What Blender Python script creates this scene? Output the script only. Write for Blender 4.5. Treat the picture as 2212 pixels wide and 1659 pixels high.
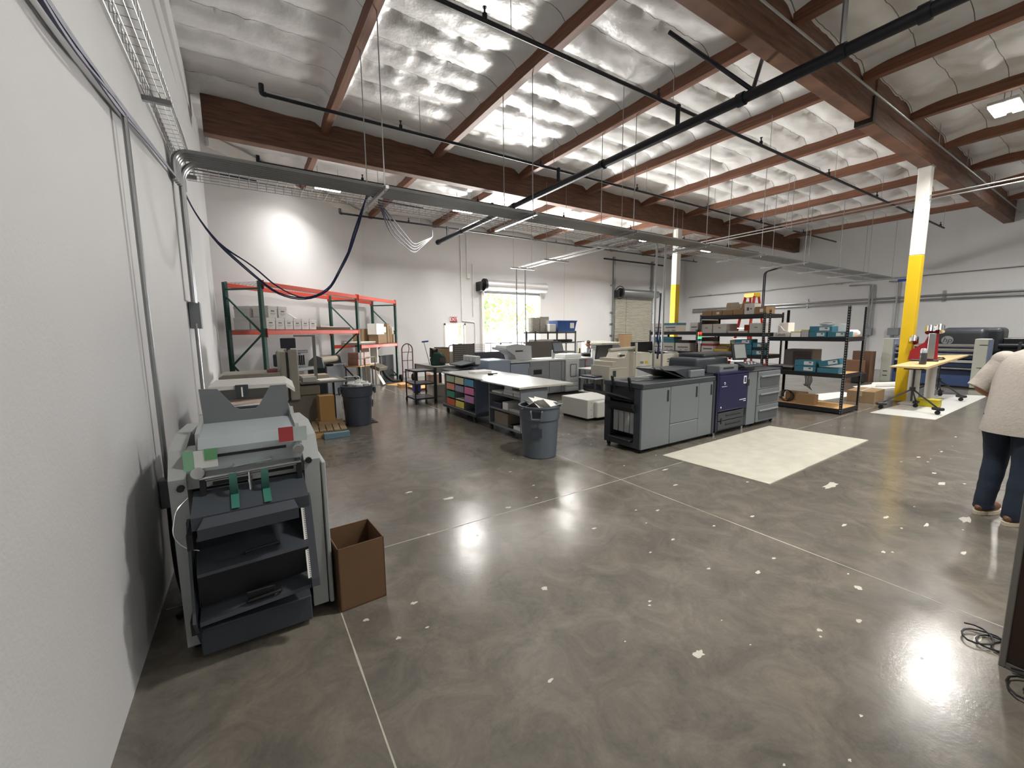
import bpy, bmesh, math, random
from mathutils import Vector, Matrix, noise
random.seed(7)
sc = bpy.context.scene
for o in list(bpy.data.objects): bpy.data.objects.remove(o)
COL = sc.collection
PI = math.pi

# ------------------------------------------------------------ camera
F, PITCH, ROLL, YAW = 893.5, 0.126444, -0.0093558, 0.571555
fw = Vector((math.sin(YAW)*math.cos(PITCH), math.cos(YAW)*math.cos(PITCH), -math.sin(PITCH)))
rt = Vector((math.cos(YAW), -math.sin(YAW), 0)); up = rt.cross(fw)
r2 = rt*math.cos(ROLL)+up*math.sin(ROLL); u2 = -rt*math.sin(ROLL)+up*math.cos(ROLL)
cam = bpy.data.cameras.new('camera'); camo = bpy.data.objects.new('camera', cam); COL.objects.link(camo)
cam.sensor_width = 36; cam.lens = 36*F/2212; cam.clip_start = 0.05; cam.clip_end = 300
camo.matrix_world = Matrix(((r2.x, u2.x, -fw.x, 0), (r2.y, u2.y, -fw.y, 0), (r2.z, u2.z, -fw.z, 1.75), (0, 0, 0, 1)))
sc.camera = camo

# ------------------------------------------------------------ world, sun, large lights, exposure
sc.view_settings.view_transform = 'Standard'; sc.view_settings.look = 'None'
sc.view_settings.gamma = 1; sc.view_settings.use_curve_mapping = False
sc.view_settings.exposure = 0.42
w = bpy.data.worlds.new('sky'); sc.world = w; w.use_nodes = True
bg = w.node_tree.nodes['Background']; bg.inputs[0].default_value = (0.80, 0.90, 1.0, 1); bg.inputs[1].default_value = 5.0
def light(name, kind, loc, energy, color=(1, 1, 1), size=1, size_y=None, aim=None):
    l = bpy.data.lights.new(name, kind); l.energy = energy; l.color = color
    o = bpy.data.objects.new(name, l); COL.objects.link(o); o.location = loc
    if kind == 'AREA':
        l.size = size
        if size_y: l.shape = 'RECTANGLE'; l.size_y = size_y
    if aim is not None: o.rotation_euler = (Vector(aim)-Vector(loc)).to_track_quat('-Z', 'Y').to_euler()
    return o
s = light('sun', 'SUN', (10, 30, 20), 5.0, (1, .95, .86), aim=(11, 20, 0)); s.data.angle = .01
# sunlit yard beyond the open roll-up door: daylight coming up and in through the doorway
light('yard_daylight', 'AREA', (10.2, 17.3, 0.12), 4200, (1, .96, .9), 3.4, 2.2, aim=(8.5, 9, 6.0))
light('doorway_sky', 'AREA', (10.2, 16.3, 1.9), 220, (.9, .95, 1), 2.9, 3.2, aim=(9.5, 8, 0.5))
LAMPS_FAR = [(2.2, 12.35), (6.2, 12.35), (10.5, 12.3), (14.9, 12.3), (19.4, 12.35)]
LAMPS_NEAR = [(3.4, 1.6), (7.4, -.4), (11.9, 1.9), (18.5, 1.9)]
LAMPS_BACK = [(5.0, -5.5), (10.5, -5.0), (16.0, -4.5)]
LAMP_W = 160; LAMP_Z = 5.5

# ------------------------------------------------------------ helpers
def lin(c):
    if isinstance(c, str): c = tuple(int(c[i:i+2], 16)/255 for i in (0, 2, 4))
    return tuple(v/12.92 if v <= .04045 else ((v+.055)/1.055)**2.4 for v in c)
MATS = {}
def mk(name, col, rough=.5, metal=0., noise_amt=.08, nscale=6., bump=0., bscale=40., emit=None, estr=1., coat=0., trans=0., alpha=1., spec=.5):
    if name in MATS: return MATS[name]
    m = bpy.data.materials.new(name); m.use_nodes = True; N = m.node_tree.nodes; L = m.node_tree.links
    b = N['Principled BSDF']; c = lin(col)
    b.inputs['Roughness'].default_value = rough; b.inputs['Metallic'].default_value = metal
    b.inputs['Specular IOR Level'].default_value = spec
    b.inputs['Coat Weight'].default_value = coat; b.inputs['Transmission Weight'].default_value = trans
    b.inputs['Alpha'].default_value = alpha
    tc = N.new('ShaderNodeTexCoord'); nz = N.new('ShaderNodeTexNoise')
    nz.inputs['Scale'].default_value = nscale; nz.inputs['Detail'].default_value = 5
    L.new(tc.outputs['Object'], nz.inputs['Vector'])
    mx = N.new('ShaderNodeMix'); mx.data_type = 'RGBA'
    mx.inputs['A'].default_value = tuple(v*(1-noise_amt) for v in c)+(1,)
    mx.inputs['B'].default_value = tuple(min(1, v*(1+noise_amt)) for v in c)+(1,)
    L.new(nz.outputs['Fac'], mx.inputs['Factor']); L.new(mx.outputs['Result'], b.inputs['Base Color'])
    if bump:
        n2 = N.new('ShaderNodeTexNoise'); n2.inputs['Scale'].default_value = bscale; n2.inputs['Detail'].default_value = 4
        L.new(tc.outputs['Object'], n2.inputs['Vector'])
        bp = N.new('ShaderNodeBump'); bp.inputs['Strength'].default_value = bump; bp.inputs['Distance'].default_value = .02
        L.new(n2.outputs['Fac'], bp.inputs['Height']); L.new(bp.outputs['Normal'], b.inputs['Normal'])
    if emit: b.inputs['Emission Color'].default_value = lin(emit)+(1,); b.inputs['Emission Strength'].default_value = estr
    MATS[name] = m; return m

class MB:
    def __init__(s): s.bm = bmesh.new(); s.mi = 0; s.M = None
    def _add(s, vs):
        if s.M is not None:
            for v in vs: v.co = s.M @ v.co
    def faces(s, co, fs):
        vs = [s.bm.verts.new(c) for c in co]; s._add(vs)
        for f in fs:
            try: s.bm.faces.new([vs[i] for i in f]).material_index = s.mi
            except ValueError: pass
        return s
    def box(s, x0, x1, y0, y1, z0, z1, bev=0, seg=2, rot=None, piv=None):
        co = [(x, y, z) for x in (x0, x1) for y in (y0, y1) for z in (z0, z1)]
        if rot is not None:
            p = Vector(piv) if piv is not None else Vector(((x0+x1)/2, (y0+y1)/2, (z0+z1)/2))
            R = Matrix.Rotation(rot[2], 4, 'Z')@Matrix.Rotation(rot[1], 4, 'Y')@Matrix.Rotation(rot[0], 4, 'X')
            co = [R@(Vector(c)-p)+p for c in co]
        vs = [s.bm.verts.new(c) for c in co]; s._add(vs)
        fl = []
        for f in ((0, 1, 3, 2), (4, 6, 7, 5), (0, 4, 5, 1), (2, 3, 7, 6), (0, 2, 6, 4), (1, 5, 7, 3)):
            g = s.bm.faces.new([vs[i] for i in f]); g.material_index = s.mi; fl.append(g)
        if bev:
            es = list({e for f in fl for e in f.edges})
            r = bmesh.ops.bevel(s.bm, geom=es, offset=bev, segments=seg, profile=.5, affect='EDGES')
            for f in r['faces']: f.material_index = s.mi
        return s
    def cyl(s, p0, p1, r, r2=None, n=14, cap=True):
        p0, p1 = Vector(p0), Vector(p1); d = (p1-p0)
        if d.length < 1e-6: return s
        q = d.to_track_quat('Z', 'Y'); r2 = r if r2 is None else r2
        co = []
        for p, rr in ((p0, r), (p1, r2)):
            for i in range(n):
                a = 2*PI*i/n; co.append(p+q@Vector((rr*math.cos(a), rr*math.sin(a), 0)))
        fs = [(i, (i+1) % n, n+(i+1) % n, n+i) for i in range(n)]
        if cap: fs += [tuple(range(n))[::-1], tuple(range(n, 2*n))]
        return s.faces(co, fs)
    def tube(s, pts, r, n=7, cap=True):
        pts = [Vector(p) for p in pts]; m = len(pts); co = []; pq = None
        for i, p in enumerate(pts):
            d = (pts[min(i+1, m-1)]-pts[max(i-1, 0)]).normalized()
            if pq is None: pq = d.to_track_quat('Z', 'Y')
            else:
                z = pq@Vector((0, 0, 1)); pq = z.rotation_difference(d)@pq
            rr = r[i] if isinstance(r, (list, tuple)) else r
            for k in range(n):
                a = 2*PI*k/n; co.append(p+pq@Vector((rr*math.cos(a), rr*math.sin(a), 0)))
        fs = [(i*n+k, i*n+(k+1) % n, (i+1)*n+(k+1) % n, (i+1)*n+k) for i in range(m-1) for k in range(n)]
        if cap: fs += [tuple(range(n))[::-1], tuple(range((m-1)*n, m*n))]
        return s.faces(co, fs)
    def prism(s, poly, axis, a, b):
        n = len(poly); co = []
        for t in (a, b):
            for (u, v) in poly:
                co.append((t, u, v) if axis == 'x' else (u, t, v) if axis == 'y' else (u, v, t))
        fs = [(i, (i+1) % n, n+(i+1) % n, n+i) for i in range(n)]+[tuple(range(n))[::-1], tuple(range(n, 2*n))]
        return s.faces(co, fs)
    def lathe(s, prof, c=(0, 0, 0), n=24, sx=1, sy=1):
        m = len(prof); co = []
        for (r, z) in prof:
            for k in range(n):
                a = 2*PI*k/n; co.append((c[0]+r*sx*math.cos(a), c[1]+r*sy*math.sin(a), c[2]+z))
        fs = [(i*n+k, i*n+(k+1) % n, (i+1)*n+(k+1) % n, (i+1)*n+k) for i in range(m-1) for k in range(n)]
        fs += [tuple(range(n))[::-1], tuple(range((m-1)*n, m*n))]
        return s.faces(co, fs)
    def ball(s, c, rx, ry=None, rz=None, nu=12, nv=8, wob=0):
        ry = rx if ry is None else ry; rz = rx if rz is None else rz; co = []
        for j in range(nv+1):
            t = PI*j/nv
            for i in range(nu):
                a = 2*PI*i/nu; k = 1+(wob*noise.noise(Vector((math.cos(a)*2+c[0]*7, math.sin(a)*2+c[1]*7, t*2+c[2]*5))) if wob else 0)
                co.append((c[0]+k*rx*math.sin(t)*math.cos(a), c[1]+k*ry*math.sin(t)*math.sin(a), c[2]+k*rz*math.cos(t)))
        fs = [(j*nu+i, (j+1)*nu+i, (j+1)*nu+(i+1) % nu, j*nu+(i+1) % nu) for j in range(nv) for i in range(nu)]
        s.faces(co, fs); return s
    def quad(s, *p): return s.faces(p, [tuple(range(len(p)))])
    def ob(s, name, mat, parent=None, smooth=False, loc=None, kind=None):
        bmesh.ops.remove_doubles(s.bm, verts=s.bm.verts, dist=1e-6)
        bmesh.ops.recalc_face_normals(s.bm, faces=s.bm.faces)
        me = bpy.data.meshes.new(name); s.bm.to_mesh(me); s.bm.free()
        for m in (mat if isinstance(mat, (list, tuple)) else [mat]): me.materials.append(m)
        if smooth:
            for p in me.polygons: p.use_smooth = True
            me.set_sharp_from_angle(angle=math.radians(38))
        o = bpy.data.objects.new(name, me); COL.objects.link(o)
        if parent: o.parent = parent
        if loc is not None: o.location = loc
        if kind: o['kind'] = kind
        return o
def tag(o, label, cat, group=None):
    o['label'] = label; o['category'] = cat
    if group: o['group'] = group
    return o
def thing(name, label, cat, loc=(0, 0, 0), rz=0., group=None):
    o = bpy.data.objects.new(name, None); COL.objects.link(o); o.location = loc; o.rotation_euler = (0, 0, rz)
    o.empty_display_size = .1
    return tag(o, label, cat, group)
def dup(root, loc, rz=None, label=None, group=None):
    def cp(o, par):
        c = o.copy(); COL.objects.link(c)
        if par: c.parent = par
        for ch in o.children: cp(ch, c)
        return c
    r = cp(root, None); r.location = loc
    if rz is not None: r.rotation_euler = (0, 0, rz)
    if label: r['label'] = label
    if group: r['group'] = group
    return r
def struct(m, name, mat, parent=None, smooth=False):
    o = m.ob(name, mat, parent, smooth)
    if not parent: o['kind'] = 'structure'
    return o
def text(name, body, mat, M, size, parent=None, ext=.002, shear=0., align='CENTER', sx=1.):
    cu = bpy.data.curves.new(name, 'FONT'); cu.body = body; cu.size = size; cu.extrude = ext; cu.align_x = align; cu.align_y = 'CENTER'; cu.shear = shear
    o = bpy.data.objects.new('t', cu); COL.objects.link(o)
    dg = bpy.context.evaluated_depsgraph_get(); me = bpy.data.meshes.new_from_object(o.evaluated_get(dg))
    bpy.data.objects.remove(o); me.name = name; me.materials.clear(); me.materials.append(mat)
    me.transform(M@Matrix.Diagonal((sx, 1, 1, 1)))
    t = bpy.data.objects.new(name, me); COL.objects.link(t)
    if parent: t.parent = parent
    return t
def face_m(loc, right, upv):
    r = Vector(right).normalized(); u = Vector(upv).normalized(); n = r.cross(u)
    return Matrix(((r.x, u.x, n.x, loc[0]), (r.y, u.y, n.y, loc[1]), (r.z, u.z, n.z, loc[2]), (0, 0, 0, 1)))
def arc(pts, r, n=6):
    """round the corners of a polyline"""
    pts = [Vector(p) for p in pts]; out = [pts[0]]
    for i in range(1, len(pts)-1):
        a, b, c = pts[i-1], pts[i], pts[i+1]; d0 = (a-b); d1 = (c-b); k = min(r, d0.length*.49, d1.length*.49)
        p0 = b+d0.normalized()*k; p1 = b+d1.normalized()*k
        for j in range(n+1):
            t = j/n; out.append(p0*(1-t)**2+b*2*t*(1-t)+p1*t*t)
    return out+[pts[-1]]

# ------------------------------------------------------------ palette
WHITE = mk('white_paint', 'd9d7d2', .6); GREY = mk('light_grey_plastic', 'a3a6a4', .45); STEEL = mk('galvanised_steel', '9a9c9d', .38, .85, .12, 3)
BLACK = mk('black_plastic', '15161a', .5); DARK = mk('charcoal_plastic', '35383d', .5); CHROME = mk('chrome', 'd5d7da', .15, 1.)
RUBBER = mk('black_rubber', '101012', .75); PAPER = mk('white_paper', 'e8e7e2', .7, noise_amt=.03); CARD = mk('cardboard', '8f7557', .8, 0, .1, 9)
CARD2 = mk('dark_cardboard', '5f4431', .8, 0, .1, 9); WOOD = mk('particle_board', 'c49b64', .7, 0, .18, 30); IRON = mk('black_pipe', '23252b', .45, .5)
# ============================================================ the setting
def concrete():
    m = bpy.data.materials.new('polished_concrete'); m.use_nodes = True; N = m.node_tree.nodes; L = m.node_tree.links
    b = N['Principled BSDF']; tc = N.new('ShaderNodeTexCoord')
    def nz(scale, det, rough=.6, dist=0):
        n = N.new('ShaderNodeTexNoise'); n.inputs['Scale'].default_value = scale; n.inputs['Detail'].default_value = det
        n.inputs['Roughness'].default_value = rough; n.inputs['Distortion'].default_value = dist
        L.new(tc.outputs['Object'], n.inputs['Vector']); return n
    def ramp(src, stops):
        r = N.new('ShaderNodeValToRGB'); e = r.color_ramp.elements
        e[0].position, e[0].color = stops[0][0], lin(stops[0][1])+(1,); e[1].position, e[1].color = stops[-1][0], lin(stops[-1][1])+(1,)
        for p, c in stops[1:-1]:
            q = e.new(p); q.color = lin(c)+(1,)
        L.new(src, r.inputs[0]); return r
    def mix(a, bb, fac, mode='MIX'):
        x = N.new('ShaderNodeMix'); x.data_type = 'RGBA'; x.blend_type = mode
        L.new(a, x.inputs['A']); L.new(bb, x.inputs['B'])
        if isinstance(fac, float): x.inputs['Factor'].default_value = fac
        else: L.new(fac, x.inputs['Factor'])
        return x.outputs['Result']
    big = ramp(nz(.55, 6, .62, .6).outputs['Fac'], [(.3, '4b4945'), (.5, '5e5a53'), (.7, '756d63')])
    mid = ramp(nz(3.2, 8, .7, .9).outputs['Fac'], [(.34, '4a4742'), (.5, '68625a'), (.68, '867d70')])
    fine = ramp(nz(38, 5, .7).outputs['Fac'], [(.3, '57554e'), (.7, '757067')])
    c = mix(mix(big.outputs[0], mid.outputs[0], .58), fine.outputs[0], .22)
    L.new(c, b.inputs['Base Color'])
    r = N.new('ShaderNodeMapRange'); L.new(nz(2.2, 7, .7).outputs['Fac'], r.inputs[0])
    r.inputs[1].default_value = .3; r.inputs[2].default_value = .7; r.inputs[3].default_value = .13; r.inputs[4].default_value = .27
    L.new(r.outputs[0], b.inputs['Roughness']); b.inputs['Specular IOR Level'].default_value = .55
    bp = N.new('ShaderNodeBump'); bp.inputs['Strength'].default_value = .05; bp.inputs['Distance'].default_value = .01
    L.new(nz(55, 4).outputs['Fac'], bp.inputs['Height']); L.new(bp.outputs['Normal'], b.inputs['Normal'])
    return m
WALL = mk('painted_wall', 'c8c8c9', .75, 0, .04, 1.3, .12, 60)
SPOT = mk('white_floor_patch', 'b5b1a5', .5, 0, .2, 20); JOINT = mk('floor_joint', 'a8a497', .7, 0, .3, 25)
f = MB(); f.box(-.9, 22.95, -7.2, 16.05, -.2, 0)
f.mi = 1
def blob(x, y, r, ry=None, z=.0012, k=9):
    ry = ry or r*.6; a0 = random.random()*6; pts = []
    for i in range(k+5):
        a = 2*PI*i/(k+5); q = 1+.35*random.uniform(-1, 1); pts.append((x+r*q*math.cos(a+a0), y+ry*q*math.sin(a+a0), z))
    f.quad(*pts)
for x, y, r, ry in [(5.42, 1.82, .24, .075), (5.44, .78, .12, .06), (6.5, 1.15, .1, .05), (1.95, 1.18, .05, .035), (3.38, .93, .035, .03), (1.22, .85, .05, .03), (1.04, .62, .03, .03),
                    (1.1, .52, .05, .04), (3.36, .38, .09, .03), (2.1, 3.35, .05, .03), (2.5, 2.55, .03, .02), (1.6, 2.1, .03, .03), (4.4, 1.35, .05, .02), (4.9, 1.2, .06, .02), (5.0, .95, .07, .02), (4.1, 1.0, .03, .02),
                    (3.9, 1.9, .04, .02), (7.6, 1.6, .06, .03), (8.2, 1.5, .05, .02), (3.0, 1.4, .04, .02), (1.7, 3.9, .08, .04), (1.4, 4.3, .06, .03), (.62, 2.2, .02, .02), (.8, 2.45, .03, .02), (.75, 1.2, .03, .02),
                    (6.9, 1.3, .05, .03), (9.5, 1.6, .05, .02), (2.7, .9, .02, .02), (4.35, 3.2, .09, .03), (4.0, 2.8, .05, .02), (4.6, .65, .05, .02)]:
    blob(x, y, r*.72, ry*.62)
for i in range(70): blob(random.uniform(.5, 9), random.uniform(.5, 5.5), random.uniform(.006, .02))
f.mi = 2
def jl(x0, y0, x1, y1, wd=.008):
    d = Vector((x1-x0, y1-y0, 0)).normalized(); n = Vector((-d.y, d.x, 0))*wd/2; a = Vector((x0, y0, .0009)); b_ = Vector((x1, y1, .0009))
    m = max(2, int((b_-a).length/.25)); prev = None
    for i in range(m+1):
        p = a.lerp(b_, i/m); wv = n*random.uniform(.5, 1.5); q = (p+wv, p-wv)
        if prev: f.quad(prev[0], prev[1], q[1], q[0])
        prev = q
for x in (.385, 3.62): jl(x, -6.9, x, 15.7)
jl(-.55, 3.268, 22.6, 3.268)
struct(f, 'floor', [concrete(), SPOT, JOINT])

# walls
AX = lambda y: -.6165+.0126*y
def wall_seg(m, x0, y0, x1, y1, z0, z1, t=.2):
    d = Vector((x1-x0, y1-y0, 0)).normalized(); n = Vector((-d.y, d.x, 0))*t   # thickness on the left of the direction
    a, b = Vector((x0, y0, 0)), Vector((x1, y1, 0)); co = []
    for z in (z0, z1):
        for p in (a, b, b+n, a+n): co.append((p.x, p.y, z))
    m.faces(co, [(3, 2, 1, 0), (4, 5, 6, 7), (0, 1, 5, 4), (1, 2, 6, 5), (2, 3, 7, 6), (3, 0, 4, 7)])
m = MB(); wall_seg(m, AX(-7.2), -7.2, AX(11.45), 11.45, 0, 6.4); struct(m, 'wall_left', WALL)
m = MB(); wall_seg(m, AX(11.45), 11.45, 3.81, 15.82, 0, 6.4); struct(m, 'wall_back_left', WALL)
m = MB(); Y0 = 15.82
for a, b, z0, z1 in ((3.75, 6.97, 0, 6.4), (6.97, 7.80, 2.03, 6.4), (7.80, 8.72, 0, 6.4), (8.72, 11.62, 3.46, 6.4), (11.62, 22.95, 0, 6.4)):
    m.box(a, b, Y0, Y0+.2, z0, z1)
struct(m, 'wall_back', WALL)
m = MB(); m.box(22.7, 22.9, -7.2, 16.0, 0, 6.4); struct(m, 'wall_right', WALL)
m = MB(); m.box(-.9, 22.9, -7.2, -7.0, 0, 6.4); struct(m, 'wall_front', WALL)
# panel joints and wall ledgers
m = MB(); m.box(13.235, 13.25, Y0-.004, Y0, 0, 6.1); struct(m, 'trim_1', mk('joint_caulk', 'b5b1aa', .8))
m = MB()
p0 = Vector((AX(11.45), 11.45, 0)); p1 = Vector((3.81, 15.82, 0)); d = (p1-p0).normalized(); n = Vector((d.y, -d.x, 0))
q = [p0+d*.15, p1-d*.1, p1-d*.1+n*.08, p0+d*.15+n*.08]
m.faces([(v.x, v.y, 5.78) for v in q]+[(v.x, v.y, 6.02) for v in q], [(0, 1, 2, 3), (4, 5, 6, 7), (0, 1, 5, 4), (1, 2, 6, 5), (2, 3, 7, 6), (3, 0, 4, 7)])
struct(m, 'trim_2', WHITE)
m = MB(); m.box(-.7, AX(4)+.09, -6.9, 11.2, 5.62, 6.0, .01); m.box(-.7, AX(4)+.05, -6.9, 11.2, 5.2, 5.235); struct(m, 'trim_3', WALL)

# ceiling: foil-faced insulation sagging between the framing
PURX = [1.715+2.43*k for k in range(9)]
FOIL = mk('foil_insulation', 'd6d6d6', .4, .15, .06, 1.6, .45, 9)
N = FOIL.node_tree.nodes; L = FOIL.node_tree.links; b = N['Principled BSDF']; src = b.inputs['Base Color'].links[0].from_socket
tc = N.new('ShaderNodeTexCoord'); sx = N.new('ShaderNodeSeparateXYZ'); L.new(tc.outputs['Object'], sx.inputs[0])
wb = N.new('ShaderNodeTexNoise'); wb.inputs['Scale'].default_value = 1.5; L.new(tc.outputs['Object'], wb.inputs['Vector'])
def mth(op, a, c=None):
    n = N.new('ShaderNodeMath'); n.operation = op
    for i, v in enumerate((a, c)):
        if v is None: continue
        if isinstance(v, (int, float)): n.inputs[i].default_value = v
        else: L.new(v, n.inputs[i])
    return n.outputs[0]
fr = mth('FRACT', mth('ADD', mth('DIVIDE', sx.outputs['Y'], .612), mth('MULTIPLY', wb.outputs['Fac'], .03)))
seam = mth('LESS_THAN', fr, .02); mx = N.new('ShaderNodeMix'); mx.data_type = 'RGBA'; L.new(seam, mx.inputs['Factor']); L.new(src, mx.inputs['A']); mx.inputs['B'].default_value = (.16, .15, .14, 1); L.new(mx.outputs['Result'], b.inputs['Base Color'])
xs = [-.75+.085*i for i in range(277)]; ys = [-7.1+.0765*i for i in range(300)]
co = []; GY = (3.2, 9.81)
for y in ys:
    u = (y/.612) % 1; s_ = abs(math.sin(PI*u))**.6
    for x in xs:
        dp = min(abs(x-p) for p in PURX); dg = min(abs(y-g) for g in GY)
        bay = min(1, dp/.3)
        nse = noise.noise(Vector((x*.9, y*2.2, 0)))*.04+noise.noise(Vector((x*3.1, y*5.5, 3)))*.024
        wr = noise.noise(Vector((x*7, y*2.0, 9)))*.034*(1-u) if u < .7 else 0
        z = 6.14-.07*s_*bay+(nse+wr)*bay-.17*math.exp(-(dp/.14)**2)-.09*math.exp(-(dg/.3)**2)
        co.append((x, y, min(z, 6.19)))
nx = len(xs); m = MB()
m.faces(co, [(j*nx+i, j*nx+i+1, (j+1)*nx+i+1, (j+1)*nx+i) for j in range(len(ys)-1) for i in range(nx-1)])
m.box(-.9, 22.95, -7.2, 16.05, 6.3, 6.4)
ceil = struct(m, 'ceiling', FOIL, None, True)
for p in ceil.data.polygons: p.use_smooth = True

# timber roof framing
def timber(name, c1, c2):
    m = bpy.data.materials.new(name); m.use_nodes = True; N = m.node_tree.nodes; L = m.node_tree.links; b = N['Principled BSDF']; b.inputs['Roughness'].default_value = .6
    tc = N.new('ShaderNodeTexCoord'); mp = N.new('ShaderNodeMapping'); nz = N.new('ShaderNodeTexNoise'); L.new(tc.outputs['Object'], mp.inputs[0])
    mp.inputs['Scale'].default_value = (2, 2, 22) if 'girder' in name else (22, .8, 22); nz.inputs['Detail'].default_value = 6; L.new(mp.outputs[0], nz.inputs['Vector']); nz.inputs['Scale'].default_value = 1.2
    r = N.new('ShaderNodeValToRGB'); r.color_ramp.elements[0].color = lin(c1)+(1,); r.color_ramp.elements[1].color = lin(c2)+(1,)
    r.color_ramp.elements[0].position = .3; r.color_ramp.elements[1].position = .72; L.new(nz.outputs['Fac'], r.inputs[0]); L.new(r.outputs[0], b.inputs['Base Color']); return m
PURLIN = timber('purlin_timber', '5c3b2b', '84573f'); GIRD = timber('girder_timber', '4a3024', '73503b')
ORD = ['first', 'second', 'third', 'fourth', 'fifth', 'sixth', 'seventh', 'eighth', 'ninth', 'tenth']
for k, x in enumerate(PURX):
    for (a, b, wh) in ((-6.95, 3.08, 'near bay'), (3.33, 9.7, 'middle bay'), (9.92, 15.75, 'far bay')):
        if b == 15.75 and x < 3.8: b = 11.4+(x+.47)*1.02
        m = MB(); m.box(x-.065, x+.065, a, b, 5.8, 6.12, .006, 1); o = m.ob('roof_purlin', PURLIN)
        tag(o, f'{ORD[k]} brown roof purlin from the left wall, {wh} of the roof', 'roof beam', 'timber roof purlins')
m = MB(); m.box(-.33, 22.65, 9.7, 9.92, 5.37, 6.1, .008, 1); tag(m.ob('glulam_beam', GIRD), 'deep dark brown glulam beam crossing the hall beyond the middle bay', 'roof beam', 'big glulam beams')
t = thing('glulam_beam', 'deep brown glulam beam with a splice, overhead at the upper right', 'roof beam', (0, 0, 0), 0, 'big glulam beams')
m = MB(); m.box(-.5, 9.6, 3.1, 3.31, 5.4, 6.1, .008, 1); m.ob('beam_section', GIRD, t)
m = MB(); m.box(9.6, 22.65, 3.08, 3.33, 5.33, 6.1, .008, 1); m.ob('beam_section', GIRD, t)
m = MB(); m.box(9.5, 9.62, 3.07, 3.34, 5.32, 5.75, .004, 1); m.ob('splice_plate', mk('dark_steel_plate', '3a302a', .5, .5), t)
# ============================================================ lamps and columns
LENS = mk('led_lens', 'ffffff', .4, emit='fffaf0', estr=26); HOUS = mk('lamp_housing', 'c9cacb', .4, .3)
def high_bay():
    t = thing('high_bay_light', 'lamp', 'ceiling light', (0, 0, 0), 0, 'high bay lights')
    m = MB(); m.box(-.33, .33, -.19, .19, .03, .085, .01, 1); m.box(-.08, .08, -.1, .1, .085, .15, .01, 1); m.ob('housing', HOUS, t)
    for sy in (-1, 1):
        m = MB(); m.box(-.31, .31, sy*.11-.07, sy*.11+.07, 0, .03); m.ob('lens', LENS, t)
    for sx in (-1, 1):
        m = MB(); m.cyl((sx*.25, 0, .085), (sx*.25, 0, .58), .006, n=6); m.ob('hanger', STEEL, t)
    return t
hb = None
def put_lamp(x, y, label, rz=0):
    global hb; LAMP_Z = 5.55 if y > 5 else 5.65
    if hb is None: hb = high_bay(); o = hb; o.location = (x, y, LAMP_Z); o.rotation_euler = (0, 0, rz); o['label'] = label
    else: o = dup(hb, (x, y, LAMP_Z), rz, label)
    g = light('high_bay_glow', 'AREA', (x, y, LAMP_Z-.02), LAMP_W, (1, .975, .93), .62, .34); g.rotation_euler = (0, 0, rz); g.data.spread = 2.5
    g.data.energy = LAMP_W*{LAMPS_FAR[0]: .4, LAMPS_NEAR[0]: .8}.get((x, y), 1 if y > 0 else .8)   # leftmost far lamp turned down to soften its wall pool; others trimmed for balance
    return o
FARL = ['white rectangular LED light over the pallet racking, leftmost of the far row', 'white rectangular LED light of the far row, second from the racking', 'white rectangular LED light of the far row, in line with the open roll-up door',
        'white rectangular LED light of the far row, near the closed roll-up door', 'white rectangular LED light of the far row, rightmost, above the red stepladder']
for (x, y), lb in zip(LAMPS_FAR, FARL): put_lamp(x, y, lb)
put_lamp(*LAMPS_NEAR[2], 'glaring twin-lens LED light at the upper right corner near the spliced beam')
for i, (x, y) in enumerate(LAMPS_NEAR[:2]+LAMPS_NEAR[3:]): put_lamp(x, y, f'LED light of the near row, {["above the left machine","above the big grey press","beyond the right edge"][i]}')
for i, (x, y) in enumerate(LAMPS_BACK): put_lamp(x, y, f'LED light behind the viewpoint, {["by the left wall","in the middle","towards the right wall"][i]}')
YEL = mk('yellow_paint', 'd9b516', .5, 0, .06)
def column(x, y, yz, ztop, label, r=.11, base=0):
    t = thing('steel_column', label, 'column', (x, y, 0), 0, 'white and yellow columns')
    m = MB(); m.box(-r, r, -r, r, yz, ztop, .012, 2); m.ob('upper_shaft', WHITE, t)
    m = MB(); m.box(-r-.002, r+.002, -r-.002, r+.002, base, yz, .012, 2); m.ob('yellow_shaft', YEL, t)
    m = MB(); m.box(-.2, .2, -.2, .2, 0, .02); m.ob('base_plate', STEEL, t)
    m = MB(); m.box(-.13, .13, -.13, .13, ztop-.02, ztop); m.ob('cap_plate', STEEL, t)
column(13.2, 3.2, 3.4, 5.33, 'white column painted yellow below, standing by the tan plywood table')
column(13.5, 9.81, 3.4, 5.37, 'thin far white and yellow column behind the paper carton shelves')
# ============================================================ overhead services
AW = lambda y: AX(y)
def pipe(name, label, cat, pts, r, mat, group=None, rad=.0, n=10, parent=None):
    m = MB(); m.tube(arc(pts, rad) if rad else pts, r, n); o = m.ob(name, mat, parent, True)
    return o if parent else tag(o, label, cat, group)
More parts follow.
